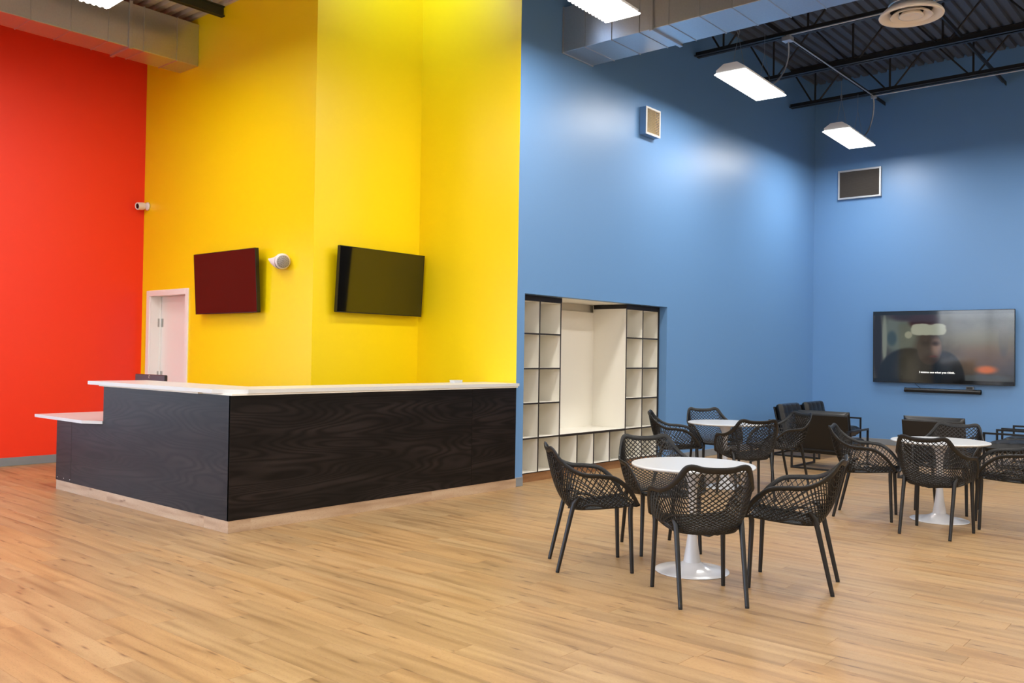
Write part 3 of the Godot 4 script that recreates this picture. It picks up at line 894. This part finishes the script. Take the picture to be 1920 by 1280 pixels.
func film_frame() -> Image:
	var w := 480; var h := 270
	var im := Image.create(w, h, false, Image.FORMAT_RGB8)
	var nz := noise(0.012, 3, 8)
	for py in h:
		for px in w:
			var x := float(px) / w; var y := float(py) / h
			var n := nz.get_noise_2d(px, py)
			var c := Color(0.22, 0.21, 0.19).lerp(Color(0.32, 0.31, 0.27), n + 0.4)
			# window with pale frame, dark curtain on the left
			c = c.lerp(Color(0.42, 0.45, 0.40), blob(x, y, 0.20, 0.30, 0.13, 0.30, 0.25))
			c = c.lerp(Color(0.22, 0.30, 0.31), blob(x, y, 0.14, 0.38, 0.035, 0.10, 0.4))
			c = c.lerp(Color(0.55, 0.57, 0.50), blob(x, y, 0.085, 0.40, 0.018, 0.36, 0.4))
			c = c.lerp(Color(0.10, 0.045, 0.05), blob(x, y, 0.03, 0.42, 0.032, 0.50, 0.2))
			c = c.lerp(Color(0.16, 0.05, 0.06), blob(x, y, 0.25, 0.06, 0.12, 0.07, 0.5))
			# warm room on the right
			c = c.lerp(Color(0.48, 0.35, 0.22), blob(x, y, 0.80, 0.62, 0.22, 0.26, 0.7) * 0.9)
			c = c.lerp(Color(0.44, 0.43, 0.36), blob(x, y, 0.74, 0.36, 0.20, 0.10, 0.8) * 0.8)
			c = c.lerp(Color(0.95, 0.47, 0.13), blob(x, y, 0.815, 0.80, 0.065, 0.05, 0.55))
			c = c.lerp(Color(0.30, 0.27, 0.25), blob(x, y, 0.93, 0.36, 0.035, 0.24, 0.35) * 0.8)
			c = c.lerp(Color(0.34, 0.36, 0.36), blob(x, y, 0.78, 0.94, 0.22, 0.07, 0.3) * 0.9)
			# seated figure in a dark coat, pale trimmed cap
			var body := maxf(blob(x, y, 0.27, 0.95, 0.24, 0.43, 0.06), blob(x, y, 0.52, 0.98, 0.15, 0.42, 0.06))
			c = c.lerp(Color(0.04, 0.048, 0.058), body)
			c = c.lerp(Color(0.20, 0.19, 0.14), blob(x, y, 0.24, 0.82, 0.09, 0.26, 0.5) * body * 0.75)
			c = c.lerp(Color(0.17, 0.20, 0.24), blob(x, y, 0.53, 0.75, 0.05, 0.16, 0.7) * body * 0.8)
			c = c.lerp(Color(0.22, 0.075, 0.085), blob(x, y, 0.38, 0.14, 0.11, 0.12, 0.25))
			var head := blob(x, y, 0.42, 0.52, 0.090, 0.23, 0.06)
			c = c.lerp(Color(0.25, 0.20, 0.175), head)
			c = c.lerp(Color(0.62, 0.50, 0.43), blob(x, y, 0.47, 0.50, 0.035, 0.12, 0.7) * head)
			c = c.lerp(Color(0.20, 0.14, 0.125), blob(x, y, 0.462, 0.45, 0.03, 0.03, 0.8) * head * 0.8)
			c = c.lerp(Color(0.15, 0.11, 0.10), blob(x, y, 0.385, 0.45, 0.03, 0.03, 0.8) * head * 0.8)
			c = c.lerp(Color(0.42, 0.22, 0.20), blob(x, y, 0.445, 0.63, 0.03, 0.014, 0.5) * head)
			c = c.lerp(Color(0.22, 0.16, 0.14), blob(x, y, 0.41, 0.70, 0.07, 0.06, 0.6) * head * 0.7)
			var bx4 := pow(absf((x - 0.41) / 0.125), 4.0) + pow(absf((y - 0.255 - 0.25 * (x - 0.41) * (x - 0.41)) / 0.085), 4.0)
			c = c.lerp(Color(0.74, 0.75, 0.66), 1.0 - smoothstep(0.6 + n * 0.7, 1.2 + n * 0.7, bx4))
			c = c.lerp(Color(0.66, 0.67, 0.58), blob(x, y, 0.265, 0.33, 0.028, 0.05, 0.2))
			if y < 0.045 or y > 0.955: c = Color(0.02, 0.02, 0.022)
			im.set_pixel(px, py, c)
	return im

func build_big_tv() -> void:
	var m := mat(Color(0.01, 0.01, 0.012), 0.07)
	m.metallic_specular = 0.7
	m.emission_enabled = true
	m.emission = Color(0, 0, 0)
	m.emission_operator = BaseMaterial3D.EMISSION_OP_ADD
	m.emission_texture = ImageTexture.create_from_image(film_frame())
	m.emission_energy_multiplier = 0.55
	var t := tv("wall_television", "large wall-mounted television showing a film with a subtitle", W(15.448, 1.655, 4.03), -PI / 2, 2.13, 1.19, 0.11, 1.0, m)
	var xf := Transform3D(Basis(Vector3.RIGHT, deg_to_rad(1.0)), Vector3(0, 0, 0.09))
	var tm := TextMesh.new()
	tm.text = "I wanna see what you think."
	var f := SystemFont.new()
	f.font_names = PackedStringArray(["Droid Sans"]); f.font_weight = 700
	tm.font = f; tm.font_size = 32; tm.pixel_size = 0.00125; tm.depth = 0.0015
	var wm := mat(Color(0.95, 0.95, 0.93), 0.5)
	wm.emission_enabled = true; wm.emission = Color(0.95, 0.95, 0.93); wm.emission_energy_multiplier = 0.9
	tm.material = wm
	var o := MeshInstance3D.new()
	o.name = "subtitle_on_screen"; o.mesh = tm
	o.transform = xf * Transform3D(Basis.IDENTITY, Vector3(-0.055, -0.412, 0.0152))
	t.add_child(o, true)
	var s := thing("sound_bar", "slim black sound bar under the large television", "speaker", W(15.40, 0.905, 4.02))
	var b := MB.new()
	b.tube([W(15.405, 0.945, 3.45), W(15.405, 0.945, 4.59)], [0.036], 20, true)
	part(b, "body", M.tv_frame, s)
	for e in [[3.445, 3.47], [4.57, 4.595]]:
		var c := MB.new()
		c.tube([W(15.405, 0.945, e[0]), W(15.405, 0.945, e[1])], [0.038], 20, true)
		part(c, "end_cap", M.frame_black, s)
	part(bx(15.42, 15.448, 0.93, 0.96, 3.7, 3.78, 0.002), "bracket", M.frame_black, s)
	part(bx(15.42, 15.448, 0.93, 0.96, 4.2, 4.28, 0.002), "bracket", M.frame_black, s)
	var bxx := thing("media_box", "small grey media box on the end of the sound bar", "box", W(15.41, 0.982, 3.60))
	part(bx(15.38, 15.44, 0.982, 1.03, 3.55, 3.66, 0.004), "case", M.base, bxx)
	part(bx(15.378, 15.381, 0.99, 1.022, 3.56, 3.65), "front", M.frame_black, bxx)
	var cb := thing("tv_cable", "thin black cable from the large television to the sound bar", "cable", W(15.42, 0.98, 4.38))
	var cc := MB.new()
	cc.tube([W(15.42, 1.08, 4.45), W(15.425, 1.03, 4.42), W(15.42, 0.98, 4.35)], [0.004], 6)
	part(cc, "wire", M.frame_black, cb)

# ------------------------------------------------------------------ cafe chair
var rim_pts: Array = []
var bot_pts: Array = []
const KN := [0.0, 0.12, 0.22, 0.28, 0.36, 0.45, 0.55, 0.68, 0.80, 0.90, 1.0]
const RIM := [Vector3(0, 0.797, -0.302), Vector3(0.085, 0.801, -0.300), Vector3(0.150, 0.815, -0.292), Vector3(0.184, 0.803, -0.277), Vector3(0.214, 0.748, -0.240), Vector3(0.245, 0.692, -0.175), Vector3(0.277, 0.658, -0.092), Vector3(0.289, 0.650, 0.020), Vector3(0.283, 0.632, 0.120), Vector3(0.264, 0.560, 0.212), Vector3(0.238, 0.456, 0.284)]
const BOT := [Vector3(0, 0.408, -0.150), Vector3(0.070, 0.408, -0.148), Vector3(0.125, 0.410, -0.138), Vector3(0.153, 0.412, -0.124), Vector3(0.178, 0.414, -0.096), Vector3(0.196, 0.417, -0.052), Vector3(0.207, 0.421, 0.004), Vector3(0.214, 0.427, 0.075), Vector3(0.219, 0.434, 0.142), Vector3(0.222, 0.441, 0.206), Vector3(0.227, 0.449, 0.272)]

func knot(list: Array, a: float) -> Vector3:
	var s := -1.0 if a < 0.0 else 1.0
	a = clampf(absf(a), 0.0, 1.0)
	var i := 0
	while i < KN.size() - 2 and a > KN[i + 1]: i += 1
	var t: float = (a - KN[i]) / (KN[i + 1] - KN[i])
	var p1: Vector3 = list[i]; var p2: Vector3 = list[i + 1]
	var h1: float = KN[i + 1] - KN[i]
	var p0: Vector3; var h0: float
	if i > 0: p0 = list[i - 1]; h0 = KN[i] - KN[i - 1]
	else: p0 = list[1] * Vector3(-1, 1, 1); h0 = KN[1]
	var p3: Vector3; var h2: float
	if i < KN.size() - 2: p3 = list[i + 2]; h2 = KN[i + 2] - KN[i + 1]
	else: p3 = p2 * 2.0 - p1; h2 = h1
	var m1 := (p2 - p0) / (h0 + h1) * h1
	var m2 := (p3 - p1) / (h1 + h2) * h1
	var t2 := t * t; var t3 := t2 * t
	var r := p1 * (2 * t3 - 3 * t2 + 1) + m1 * (t3 - 2 * t2 + t) + p2 * (-2 * t3 + 3 * t2) + m2 * (t3 - t2)
	r.x *= s
	return r

func wall_pt(a: float, h: float) -> Vector3:
	var B := knot(BOT, a); var R := knot(RIM, a)
	var C := B.lerp(R, 0.5)
	C.y = lerpf(B.y, R.y, 0.16)
	C.x = lerpf(B.x, R.x, 0.62); C.z = lerpf(B.z, R.z, 0.62)
	return B * (1 - h) * (1 - h) + C * 2 * h * (1 - h) + R * h * h

func wall_normal(a: float, h: float) -> Vector3:
	var e := 0.01
	var da := wall_pt(clampf(a + e, -1, 1), h) - wall_pt(clampf(a - e, -1, 1), h)
	var dh := wall_pt(a, minf(h + e, 1)) - wall_pt(a, maxf(h - e, 0))
	return da.cross(dh).normalized()

func strap(b: MB, p0: Vector3, p1: Vector3, n0: Vector3, n1: Vector3, wd: float, th: float) -> void:
	var d := (p1 - p0)
	if d.length() < 0.0015: return
	d = d.normalized()
	var s0 := d.cross(n0).normalized() * wd * 0.5; var s1 := d.cross(n1).normalized() * wd * 0.5
	var o0 := n0 * th * 0.5; var o1 := n1 * th * 0.5
	var e := d * wd * 0.3
	p0 -= e; p1 += e
	b.quad(p0 - s0 + o0, p1 - s1 + o1, p1 + s1 + o1, p0 + s0 + o0)
	b.quad(p0 + s0 - o0, p1 + s1 - o1, p1 - s1 - o1, p0 - s0 - o0)
	b.quad(p0 + s0 + o0, p1 + s1 + o1, p1 + s1 - o1, p0 + s0 - o0)
	b.quad(p0 - s0 - o0, p1 - s1 - o1, p1 - s1 + o1, p0 - s0 + o0)

func cut_height(a: float) -> float:
	var k := (absf(a) - 0.535) / 0.125
	return 0.0 if absf(k) >= 1.0 else 0.072 * sqrt(1.0 - k * k)

func make_chair() -> Node3D:
	var t := thing("cafe_chair", "", "chair", Vector3.ZERO, "black lattice armchairs at the white tables")
	# arc length along the middle of the wall -> a
	var tab: Array = [[0.0, 0.0]]
	var last := wall_pt(0, 0.55); var acc := 0.0
	for i in 200:
		var q := wall_pt((i + 1) / 200.0, 0.55)
		acc += q.distance_to(last); last = q
		tab.append([acc, (i + 1) / 200.0])
	var to_a := func(c: float) -> float:
		var s := signf(c); c = absf(c)
		if c >= acc: return s
		var lo := 0; var hi := 200
		while hi - lo > 1:
			var md := (lo + hi) / 2
			if tab[md][0] > c: hi = md
			else: lo = md
		return s * lerpf(tab[lo][1], tab[hi][1], (c - tab[lo][0]) / maxf(tab[hi][0] - tab[lo][0], 1e-6))
	var dx := 0.0187
	var nc := int(acc / dx)
	dx = acc / nc
	var lat := MB.new()
	for i in range(-nc, nc):
		var a0: float = to_a.call(i * dx); var a1: float = to_a.call((i + 1) * dx)
		var q0 := wall_pt(a0, 0).distance_to(wall_pt(a0, 0.5)) + wall_pt(a0, 0.5).distance_to(wall_pt(a0, 1))
		var q1 := wall_pt(a1, 0).distance_to(wall_pt(a1, 0.5)) + wall_pt(a1, 0.5).distance_to(wall_pt(a1, 1))
		var h0: float = lerpf(0.0125, 0.0205, smoothstep(0.22, 0.6, absf(a0))); var h1: float = lerpf(0.0125, 0.0205, smoothstep(0.22, 0.6, absf(a1)))
		for j in range(0, 44):
			if (i + j) % 2 != 0: continue
			for s in [-1, 1]:
				var e0 := j * h0; var e1: float = (j + s) * h1
				if e1 < -0.001: continue
				var f0 := e0 / q0; var f1 := e1 / q1
				if f0 >= 1.0 and f1 >= 1.0: continue
				var A0 := a0; var A1 := a1
				if f0 > 1.0:
					var k := (1.0 - f1) / (f0 - f1); f0 = 1.0; A0 = lerpf(a1, a0, k)
				elif f1 > 1.0:
					var k := (1.0 - f0) / (f1 - f0); f1 = 1.0; A1 = lerpf(a0, a1, k)
				if e0 < cut_height(a0) and e1 < cut_height(a1) and (cut_height(a0) > 0.01 or cut_height(a1) > 0.01): continue
				strap(lat, wall_pt(A0, f0), wall_pt(A1, f1), wall_normal(A0, f0), wall_normal(A1, f1), 0.0053, 0.0075)
	part(lat, "back_lattice", M.plastic_black, t, true)
	# seat lattice
	var seat := MB.new()
	var half := func(z: float) -> Vector2: # half width and height of the seat outline at z
		if z <= -0.150: return Vector2(0.0, 0.408)
		var lo := 0.0; var hi := 1.0
		for i in 18:
			var md := (lo + hi) * 0.5
			if knot(BOT, md).z < z: lo = md
			else: hi = md
		var q := knot(BOT, (lo + hi) * 0.5)
		return Vector2(q.x, q.y)
	var sp := func(x: float, z: float) -> Vector3:
		var hw: Vector2 = half.call(z)
		var k := clampf(absf(x) / maxf(hw.x, 0.01), 0.0, 1.0)
		return Vector3(x, hw.y - 0.016 * (1.0 - k * k) - (0.010 * smoothstep(0.22, 0.275, z)), z)
	var sx := 0.0187; var sz := 0.0125
	for i in range(-13, 13):
		for j in range(-13, 23):
			if (i + j) % 2 != 0: continue
			for s in [-1, 1]:
				var p0 := Vector2(i * sx, j * sz); var p1 := Vector2((i + 1) * sx, (j + s) * sz)
				var ok0: bool = absf(p0.x) <= half.call(p0.y).x + 0.004 and p0.y <= 0.276
				var ok1: bool = absf(p1.x) <= half.call(p1.y).x + 0.004 and p1.y <= 0.276
				if not (ok0 and ok1): continue
				strap(seat, sp.call(p0.x, p0.y), sp.call(p1.x, p1.y), Vector3.UP, Vector3.UP, 0.0055, 0.0075)
	part(seat, "seat_lattice", M.plastic_black, t, true)
	# seat outline bar
	var sb := MB.new()
	var pth: Array = []
	for i in 61: pth.append(knot(BOT, -1.0 + i / 30.0))
	sb.tube(pth, [0.0075], 7, true)
	var fr: Array = []
	for i in 15:
		var x := lerpf(-0.236, 0.236, i / 14.0)
		fr.append(Vector3(x, 0.452 - 0.022 * (1.0 - pow(absf(x) / 0.236, 2.0)), 0.282 + 0.012 * (1.0 - pow(x / 0.236, 2.0))))
	sb.tube(fr, [0.011], 8, true)
	part(sb, "seat_edge", M.plastic_black, t, true)
	# rim: broad flat band
	var rm := MB.new()
	var N := 96
	var prev: Array = []
	var rows: Array = []
	var sides := 10
	var pts: Array = []
	for i in N + 1:
		var a := -1.0 + 2.0 * i / N
		var c := knot(RIM, a)
		var dir := (knot(RIM, minf(a + 0.012, 1.0)) - knot(RIM, maxf(a - 0.012, -1.0))).normalized()
		var dn := (wall_pt(a, 1.0) - wall_pt(a, 0.93)).normalized()
		dn = (dn - dir * dn.dot(dir)).normalized()
		var nn := dir.cross(dn).normalized()
		var wd := lerpf(0.020, 0.0165, smoothstep(0.2, 0.5, absf(a)))
		if absf(a) > 0.9: wd = lerpf(0.0165, 0.012, (absf(a) - 0.9) * 10.0)
		# lip bends outward
		for j in sides + 1:
			var an := TAU * j / sides
			pts.append(c - dn * 0.006 + dn * sin(an) * wd + nn * cos(an) * 0.0078 - nn * 0.006 * (0.5 + 0.5 * sin(an)))
	rm.grid(pts, N + 1, sides + 1, false)
	part(rm, "rim", M.plastic_black, t, true)
	# arch bars over the side openings
	for s in [-1, 1]:
		var ar := MB.new()
		var ap: Array = []
		for i in 17:
			var a := lerpf(0.412, 0.658, i / 16.0)
			var q := wall_pt(a, 0).distance_to(wall_pt(a, 0.5)) + wall_pt(a, 0.5).distance_to(wall_pt(a, 1))
			ap.append(wall_pt(s * a, clampf(cut_height(a) / q, 0.0, 1.0)))
		ar.tube(ap, [0.0105, 0.0105, 0.010, 0.0095, 0.009, 0.009, 0.009, 0.009, 0.009, 0.009, 0.009, 0.009, 0.009, 0.009, 0.0085, 0.008, 0.007], 8, true)
		part(ar, "side_arch", M.plastic_black, t, true)
	for q in [[-1, 1], [1, 1], [-1, -1], [1, -1]]:
		var s: int = q[0]
		var lg := MB.new()
		var path: Array
		if q[1] > 0: path = [Vector3(s * 0.2275, 0.012, 0.245), Vector3(s * 0.222, 0.20, 0.238), Vector3(s * 0.217, 0.37, 0.232), Vector3(s * 0.216, 0.42, 0.232), Vector3(s * 0.222, 0.455, 0.238)]
		else: path = [Vector3(s * 0.196, 0.012, -0.245), Vector3(s * 0.196, 0.20, -0.202), Vector3(s * 0.196, 0.40, -0.157), Vector3(s * 0.196, 0.455, -0.142), Vector3(s * 0.203, 0.492, -0.118), Vector3(s * 0.207, 0.497, -0.085)]
		lg.tube(path, [0.0130, 0.0142, 0.0160, 0.0172, 0.0150, 0.0105], 12, true)
		var o := part(lg, "leg", M.leg_black, t, true)
		var cap := MB.new()
		cap.tube([Vector3(path[0].x, 0.0, path[0].z + (0.0005 if q[1] > 0 else -0.002)), path[0]], [0.0124, 0.0128], 10, true)
		part(cap, "foot_cap", M.foot, o, true)
	return t

func face_turn(deg: float) -> float:
	var f := deg_to_rad(deg)
	return atan2(cos(f), -sin(f))

func copy_thing(src: Node3D, at: Vector3, turn: float, label: String) -> Node3D:
	var c: Node3D = src.duplicate()
	c.name = numbered(String(src.name).get_slice("_00", 0))
	add_child(c, true)
	c.position = at; c.rotation.y = turn
	c.set_meta("label", label)
	return c

func build_chairs_and_tables() -> void:
	var spots := [
		[4.759, 2.573, 46.6, "black lattice armchair at the table nearest the counter, back to the open floor"],
		[4.944, 3.518, -44.3, "black lattice armchair at the nearest white table, on the reception counter side"],
		[5.447, 2.284, 106.0, "black lattice armchair at the nearest white table, on the side away from the counter"],
		[5.752, 3.466, -126.5, "black lattice armchair at the nearest white table, on the display shelf side"],
		[8.46, 4.06, 47.0, "black lattice armchair at the table before the shelves, back to the open floor"],
		[8.70, 5.03, -62.0, "black lattice armchair beside the display shelves, at the white table before the blue wall"],
		[9.47, 4.98, -128.0, "black lattice armchair between its white table and the blue wall"],
		[9.58, 4.20, 147.0, "black lattice armchair at the white table before the shelves, next to the leather chairs"],
		[8.283, 2.81, -77.5, "black lattice armchair at the white table facing the television, on the shelf side"],
		[7.872, 2.101, -3.1, "black lattice armchair with its back to the open floor, at the table facing the television"],
		[8.607, 1.696, 106.3, "black lattice armchair cut by the picture's right edge, at the table facing the television"],
		[9.19, 2.33, 178.0, "black lattice armchair between its white table and a black leather chair"]]
	spots[10][3] = "black lattice armchair at the table facing the television, on the side away from the shelves"
	var proto := make_chair()
	for i in spots.size():
		var s: Array = spots[i]
		if i == 0:
			proto.position = W(s[0], 0, s[1]); proto.rotation.y = face_turn(s[2]); proto.set_meta("label", s[3])
		else:
			copy_thing(proto, W(s[0], 0, s[1]), face_turn(s[2]), s[3])
	var tb := thing("tulip_table", "round white pedestal table standing nearest the reception counter", "table", W(5.30, 0, 2.93), "round white pedestal tables")
	var top := MB.new()
	top.lathe([Vector2(0, 0.693), Vector2(0.385, 0.693), Vector2(0.403, 0.697), Vector2(0.410, 0.704), Vector2(0.410, 0.709), Vector2(0.406, 0.714), Vector2(0.398, 0.7155), Vector2(0, 0.7155)], 72)
	part(top, "tabletop", M.white_laminate, tb, true)
	var st := MB.new()
	st.lathe([Vector2(0.058, 0.062), Vector2(0.052, 0.10), Vector2(0.042, 0.16), Vector2(0.034, 0.22), Vector2(0.028, 0.29), Vector2(0.0245, 0.38), Vector2(0.025, 0.46), Vector2(0.029, 0.54), Vector2(0.040, 0.61), Vector2(0.060, 0.655), Vector2(0.078, 0.675), Vector2(0.080, 0.693)], 40)
	part(st, "column", M.white_gloss, tb, true)
	var bs := MB.new()
	bs.lathe([Vector2(0, 0), Vector2(0.244, 0), Vector2(0.247, 0.004), Vector2(0.243, 0.009), Vector2(0.20, 0.016), Vector2(0.15, 0.025), Vector2(0.11, 0.036), Vector2(0.083, 0.048), Vector2(0.066, 0.058), Vector2(0.0605, 0.063), Vector2(0.058, 0.0625)], 64)
	part(bs, "base", M.white_gloss, tb, true)
	copy_thing(tb, W(8.98, 0, 4.57), 0, "round white pedestal table standing in front of the display shelves' end")
	copy_thing(tb, W(8.555, 0, 2.245), 0, "round white pedestal table standing before the leather chairs and television")

# ------------------------------------------------------------------ leather lounge chair
func cushion(w: float, h: float, d: float, nx: int, ny: int, xf: Transform3D) -> MB:
	# pillow: face +z tufted in nx by ny panels
	var b := MB.new()
	var C := nx * 8 + 1; var R := ny * 8 + 1
	var front: Array = []; var back: Array = []
	for r in R:
		for c in C:
			var x := float(c) / (C - 1) * 2 - 1; var y := float(r) / (R - 1) * 2 - 1
			var ex := pow(1.0 - pow(absf(x), 10.0), 0.35); var ey := pow(1.0 - pow(absf(y), 10.0), 0.35)
			var puff := absf(sin(PI * nx * float(c) / (C - 1))) ; var puf2 := absf(sin(PI * ny * float(r) / (R - 1)))
			var z := d * 0.5 * ex * ey * (0.84 + 0.16 * pow(puff, 0.5) * (0.4 + 0.6 * pow(puf2, 0.5)))
			front.append(xf * Vector3(x * w / 2, y * h / 2, z))
			back.append(xf * Vector3(x * w / 2, y * h / 2, -d * 0.5 * ex * ey))
	b.grid(front, R, C, false)
	b.grid(back, R, C, true)
	return b

func square_bar(b: MB, p0: Vector3, p1: Vector3, t: float) -> void:
	var lo := Vector3(minf(p0.x, p1.x) - t, minf(p0.y, p1.y) - t, minf(p0.z, p1.z) - t)
	var hi := Vector3(maxf(p0.x, p1.x) + t, maxf(p0.y, p1.y) + t, maxf(p0.z, p1.z) + t)
	b.box(lo, hi, 0.002)

func build_lounge() -> void:
	var t := thing("lounge_chair", "", "chair", Vector3.ZERO, "black leather lounge chairs")
	var k := 0.0125
	for s in [-1, 1]:
		var x: float = s * 0.36
		var sd := MB.new()
		square_bar(sd, Vector3(x, k, -0.39 + k), Vector3(x, k, 0.39 - k), k)
		square_bar(sd, Vector3(x, k, 0.39 - k), Vector3(x, 0.525 - k, 0.39 - k), k)
		square_bar(sd, Vector3(x, 0.525 - k, -0.30), Vector3(x, 0.525 - k, 0.39 - k), k)
		square_bar(sd, Vector3(x, k, -0.39 + k), Vector3(x, 0.525 - k, -0.39 + k), k)
		square_bar(sd, Vector3(x, 0.525 - k, -0.39 + k), Vector3(x, 0.525 - k, -0.25), k)
		part(sd, "side_frame", M.frame_black, t, true)
	var cr := MB.new()
	for q in [[0.24, 0.30], [0.24, -0.22], [k, -0.39 + k]]:
		square_bar(cr, Vector3(-0.35, q[0], q[1]), Vector3(0.35, q[0], q[1]), 0.011)
	part(cr, "cross_bar", M.frame_black, t, true)
	part(cushion(0.68, 0.62, 0.15, 4, 4, Transform3D(Basis(Vector3.RIGHT, -PI / 2 + 0.05), Vector3(0, 0.335, 0.08))), "seat_cushion", M.leather, t, true)
	var lean := Basis(Vector3.RIGHT, -0.24)
	var bc := Vector3(0, 0.545, -0.205)
	part(cushion(0.69, 0.44, 0.13, 4, 3, Transform3D(lean, bc)), "back_cushion", M.leather, t, true)
	var bp := MB.new()
	bp.box(Vector3(-0.345, -0.335, -0.085), Vector3(0.345, 0.185, -0.062), 0.004, Transform3D(lean, bc))
	part(bp, "back_panel", M.leather, t, true)
	var pp := MB.new()
	pp.tube([Transform3D(lean, bc) * Vector3(-0.345, 0.187, -0.075), Transform3D(lean, bc) * Vector3(0.345, 0.187, -0.075)], [0.006], 6)
	part(pp, "piping", M.leather, t, true)
	var spots := [
		[11.60, 4.395, 0.0, "black leather lounge chair with back to the tables, next to the blue wall"],
		[11.60, 3.05, 0.0, "black leather lounge chair behind the table that faces the television"],
		[12.82, 5.25, -90.0, "tufted black leather lounge chair against the blue wall, nearer the display shelves"],
		[13.77, 5.25, -90.0, "tufted black leather lounge chair against the blue wall, nearer the blue corner"],
		[12.95, 2.40, 90.0, "black leather lounge chair facing the blue wall, farther from the television"],
		[13.98, 2.40, 90.0, "black leather lounge chair facing the blue wall, right beside the television wall"]]
	for i in spots.size():
		var s: Array = spots[i]
		if i == 0:
			t.position = W(s[0], 0, s[1]); t.rotation.y = face_turn(s[2]); t.set_meta("label", s[3])
		else:
			copy_thing(t, W(s[0], 0, s[1]), face_turn(s[2]), s[3])

# ------------------------------------------------------------------
func _ready() -> void:
	# camera
	var cam := Camera3D.new()
	cam.name = "camera"
	cam.fov = 42.32; cam.near = 0.05; cam.far = 200.0
	add_child(cam)
	var yaw := deg_to_rad(40.637); var pitch := deg_to_rad(0.842); var roll := deg_to_rad(-0.8807)
	var fw := W(cos(yaw) * cos(pitch), sin(pitch), sin(yaw) * cos(pitch))
	var rt := W(sin(yaw), 0, -cos(yaw))
	var up := rt.cross(fw).normalized()
	var r2 := rt * cos(roll) - up * sin(roll); var u2 := up * cos(roll) + rt * sin(roll)
	cam.transform = Transform3D(Basis(r2, u2, -fw), Vector3(0, H, 0))
	# sky
	var we := WorldEnvironment.new()
	we.name = "world"
	var env := Environment.new()
	var sky := Sky.new()
	var sm := ProceduralSkyMaterial.new()
	sm.sky_top_color = Color(0.52, 0.66, 0.86); sm.sky_horizon_color = Color(0.86, 0.90, 0.94)
	sm.ground_bottom_color = Color(0.40, 0.39, 0.38); sm.ground_horizon_color = Color(0.62, 0.62, 0.60)
	sky.sky_material = sm
	env.background_mode = Environment.BG_SKY; env.sky = sky
	env.background_energy_multiplier = 8.0
	env.tonemap_mode = Environment.TONE_MAPPER_LINEAR
	env.tonemap_exposure = 1.0
	env.sdfgi_enabled = true; env.ssao_enabled = true; env.ssil_enabled = true
	we.environment = env
	add_child(we)
	LAMP = 6.8
	make_materials()
	build_room()
	build_floor(cam)
	build_joists()
	build_ducts()
	build_counter()
	build_shelves()
	build_chairs_and_tables()
	build_lounge()
	build_wall_things()
	build_big_tv()
	build_lamps()
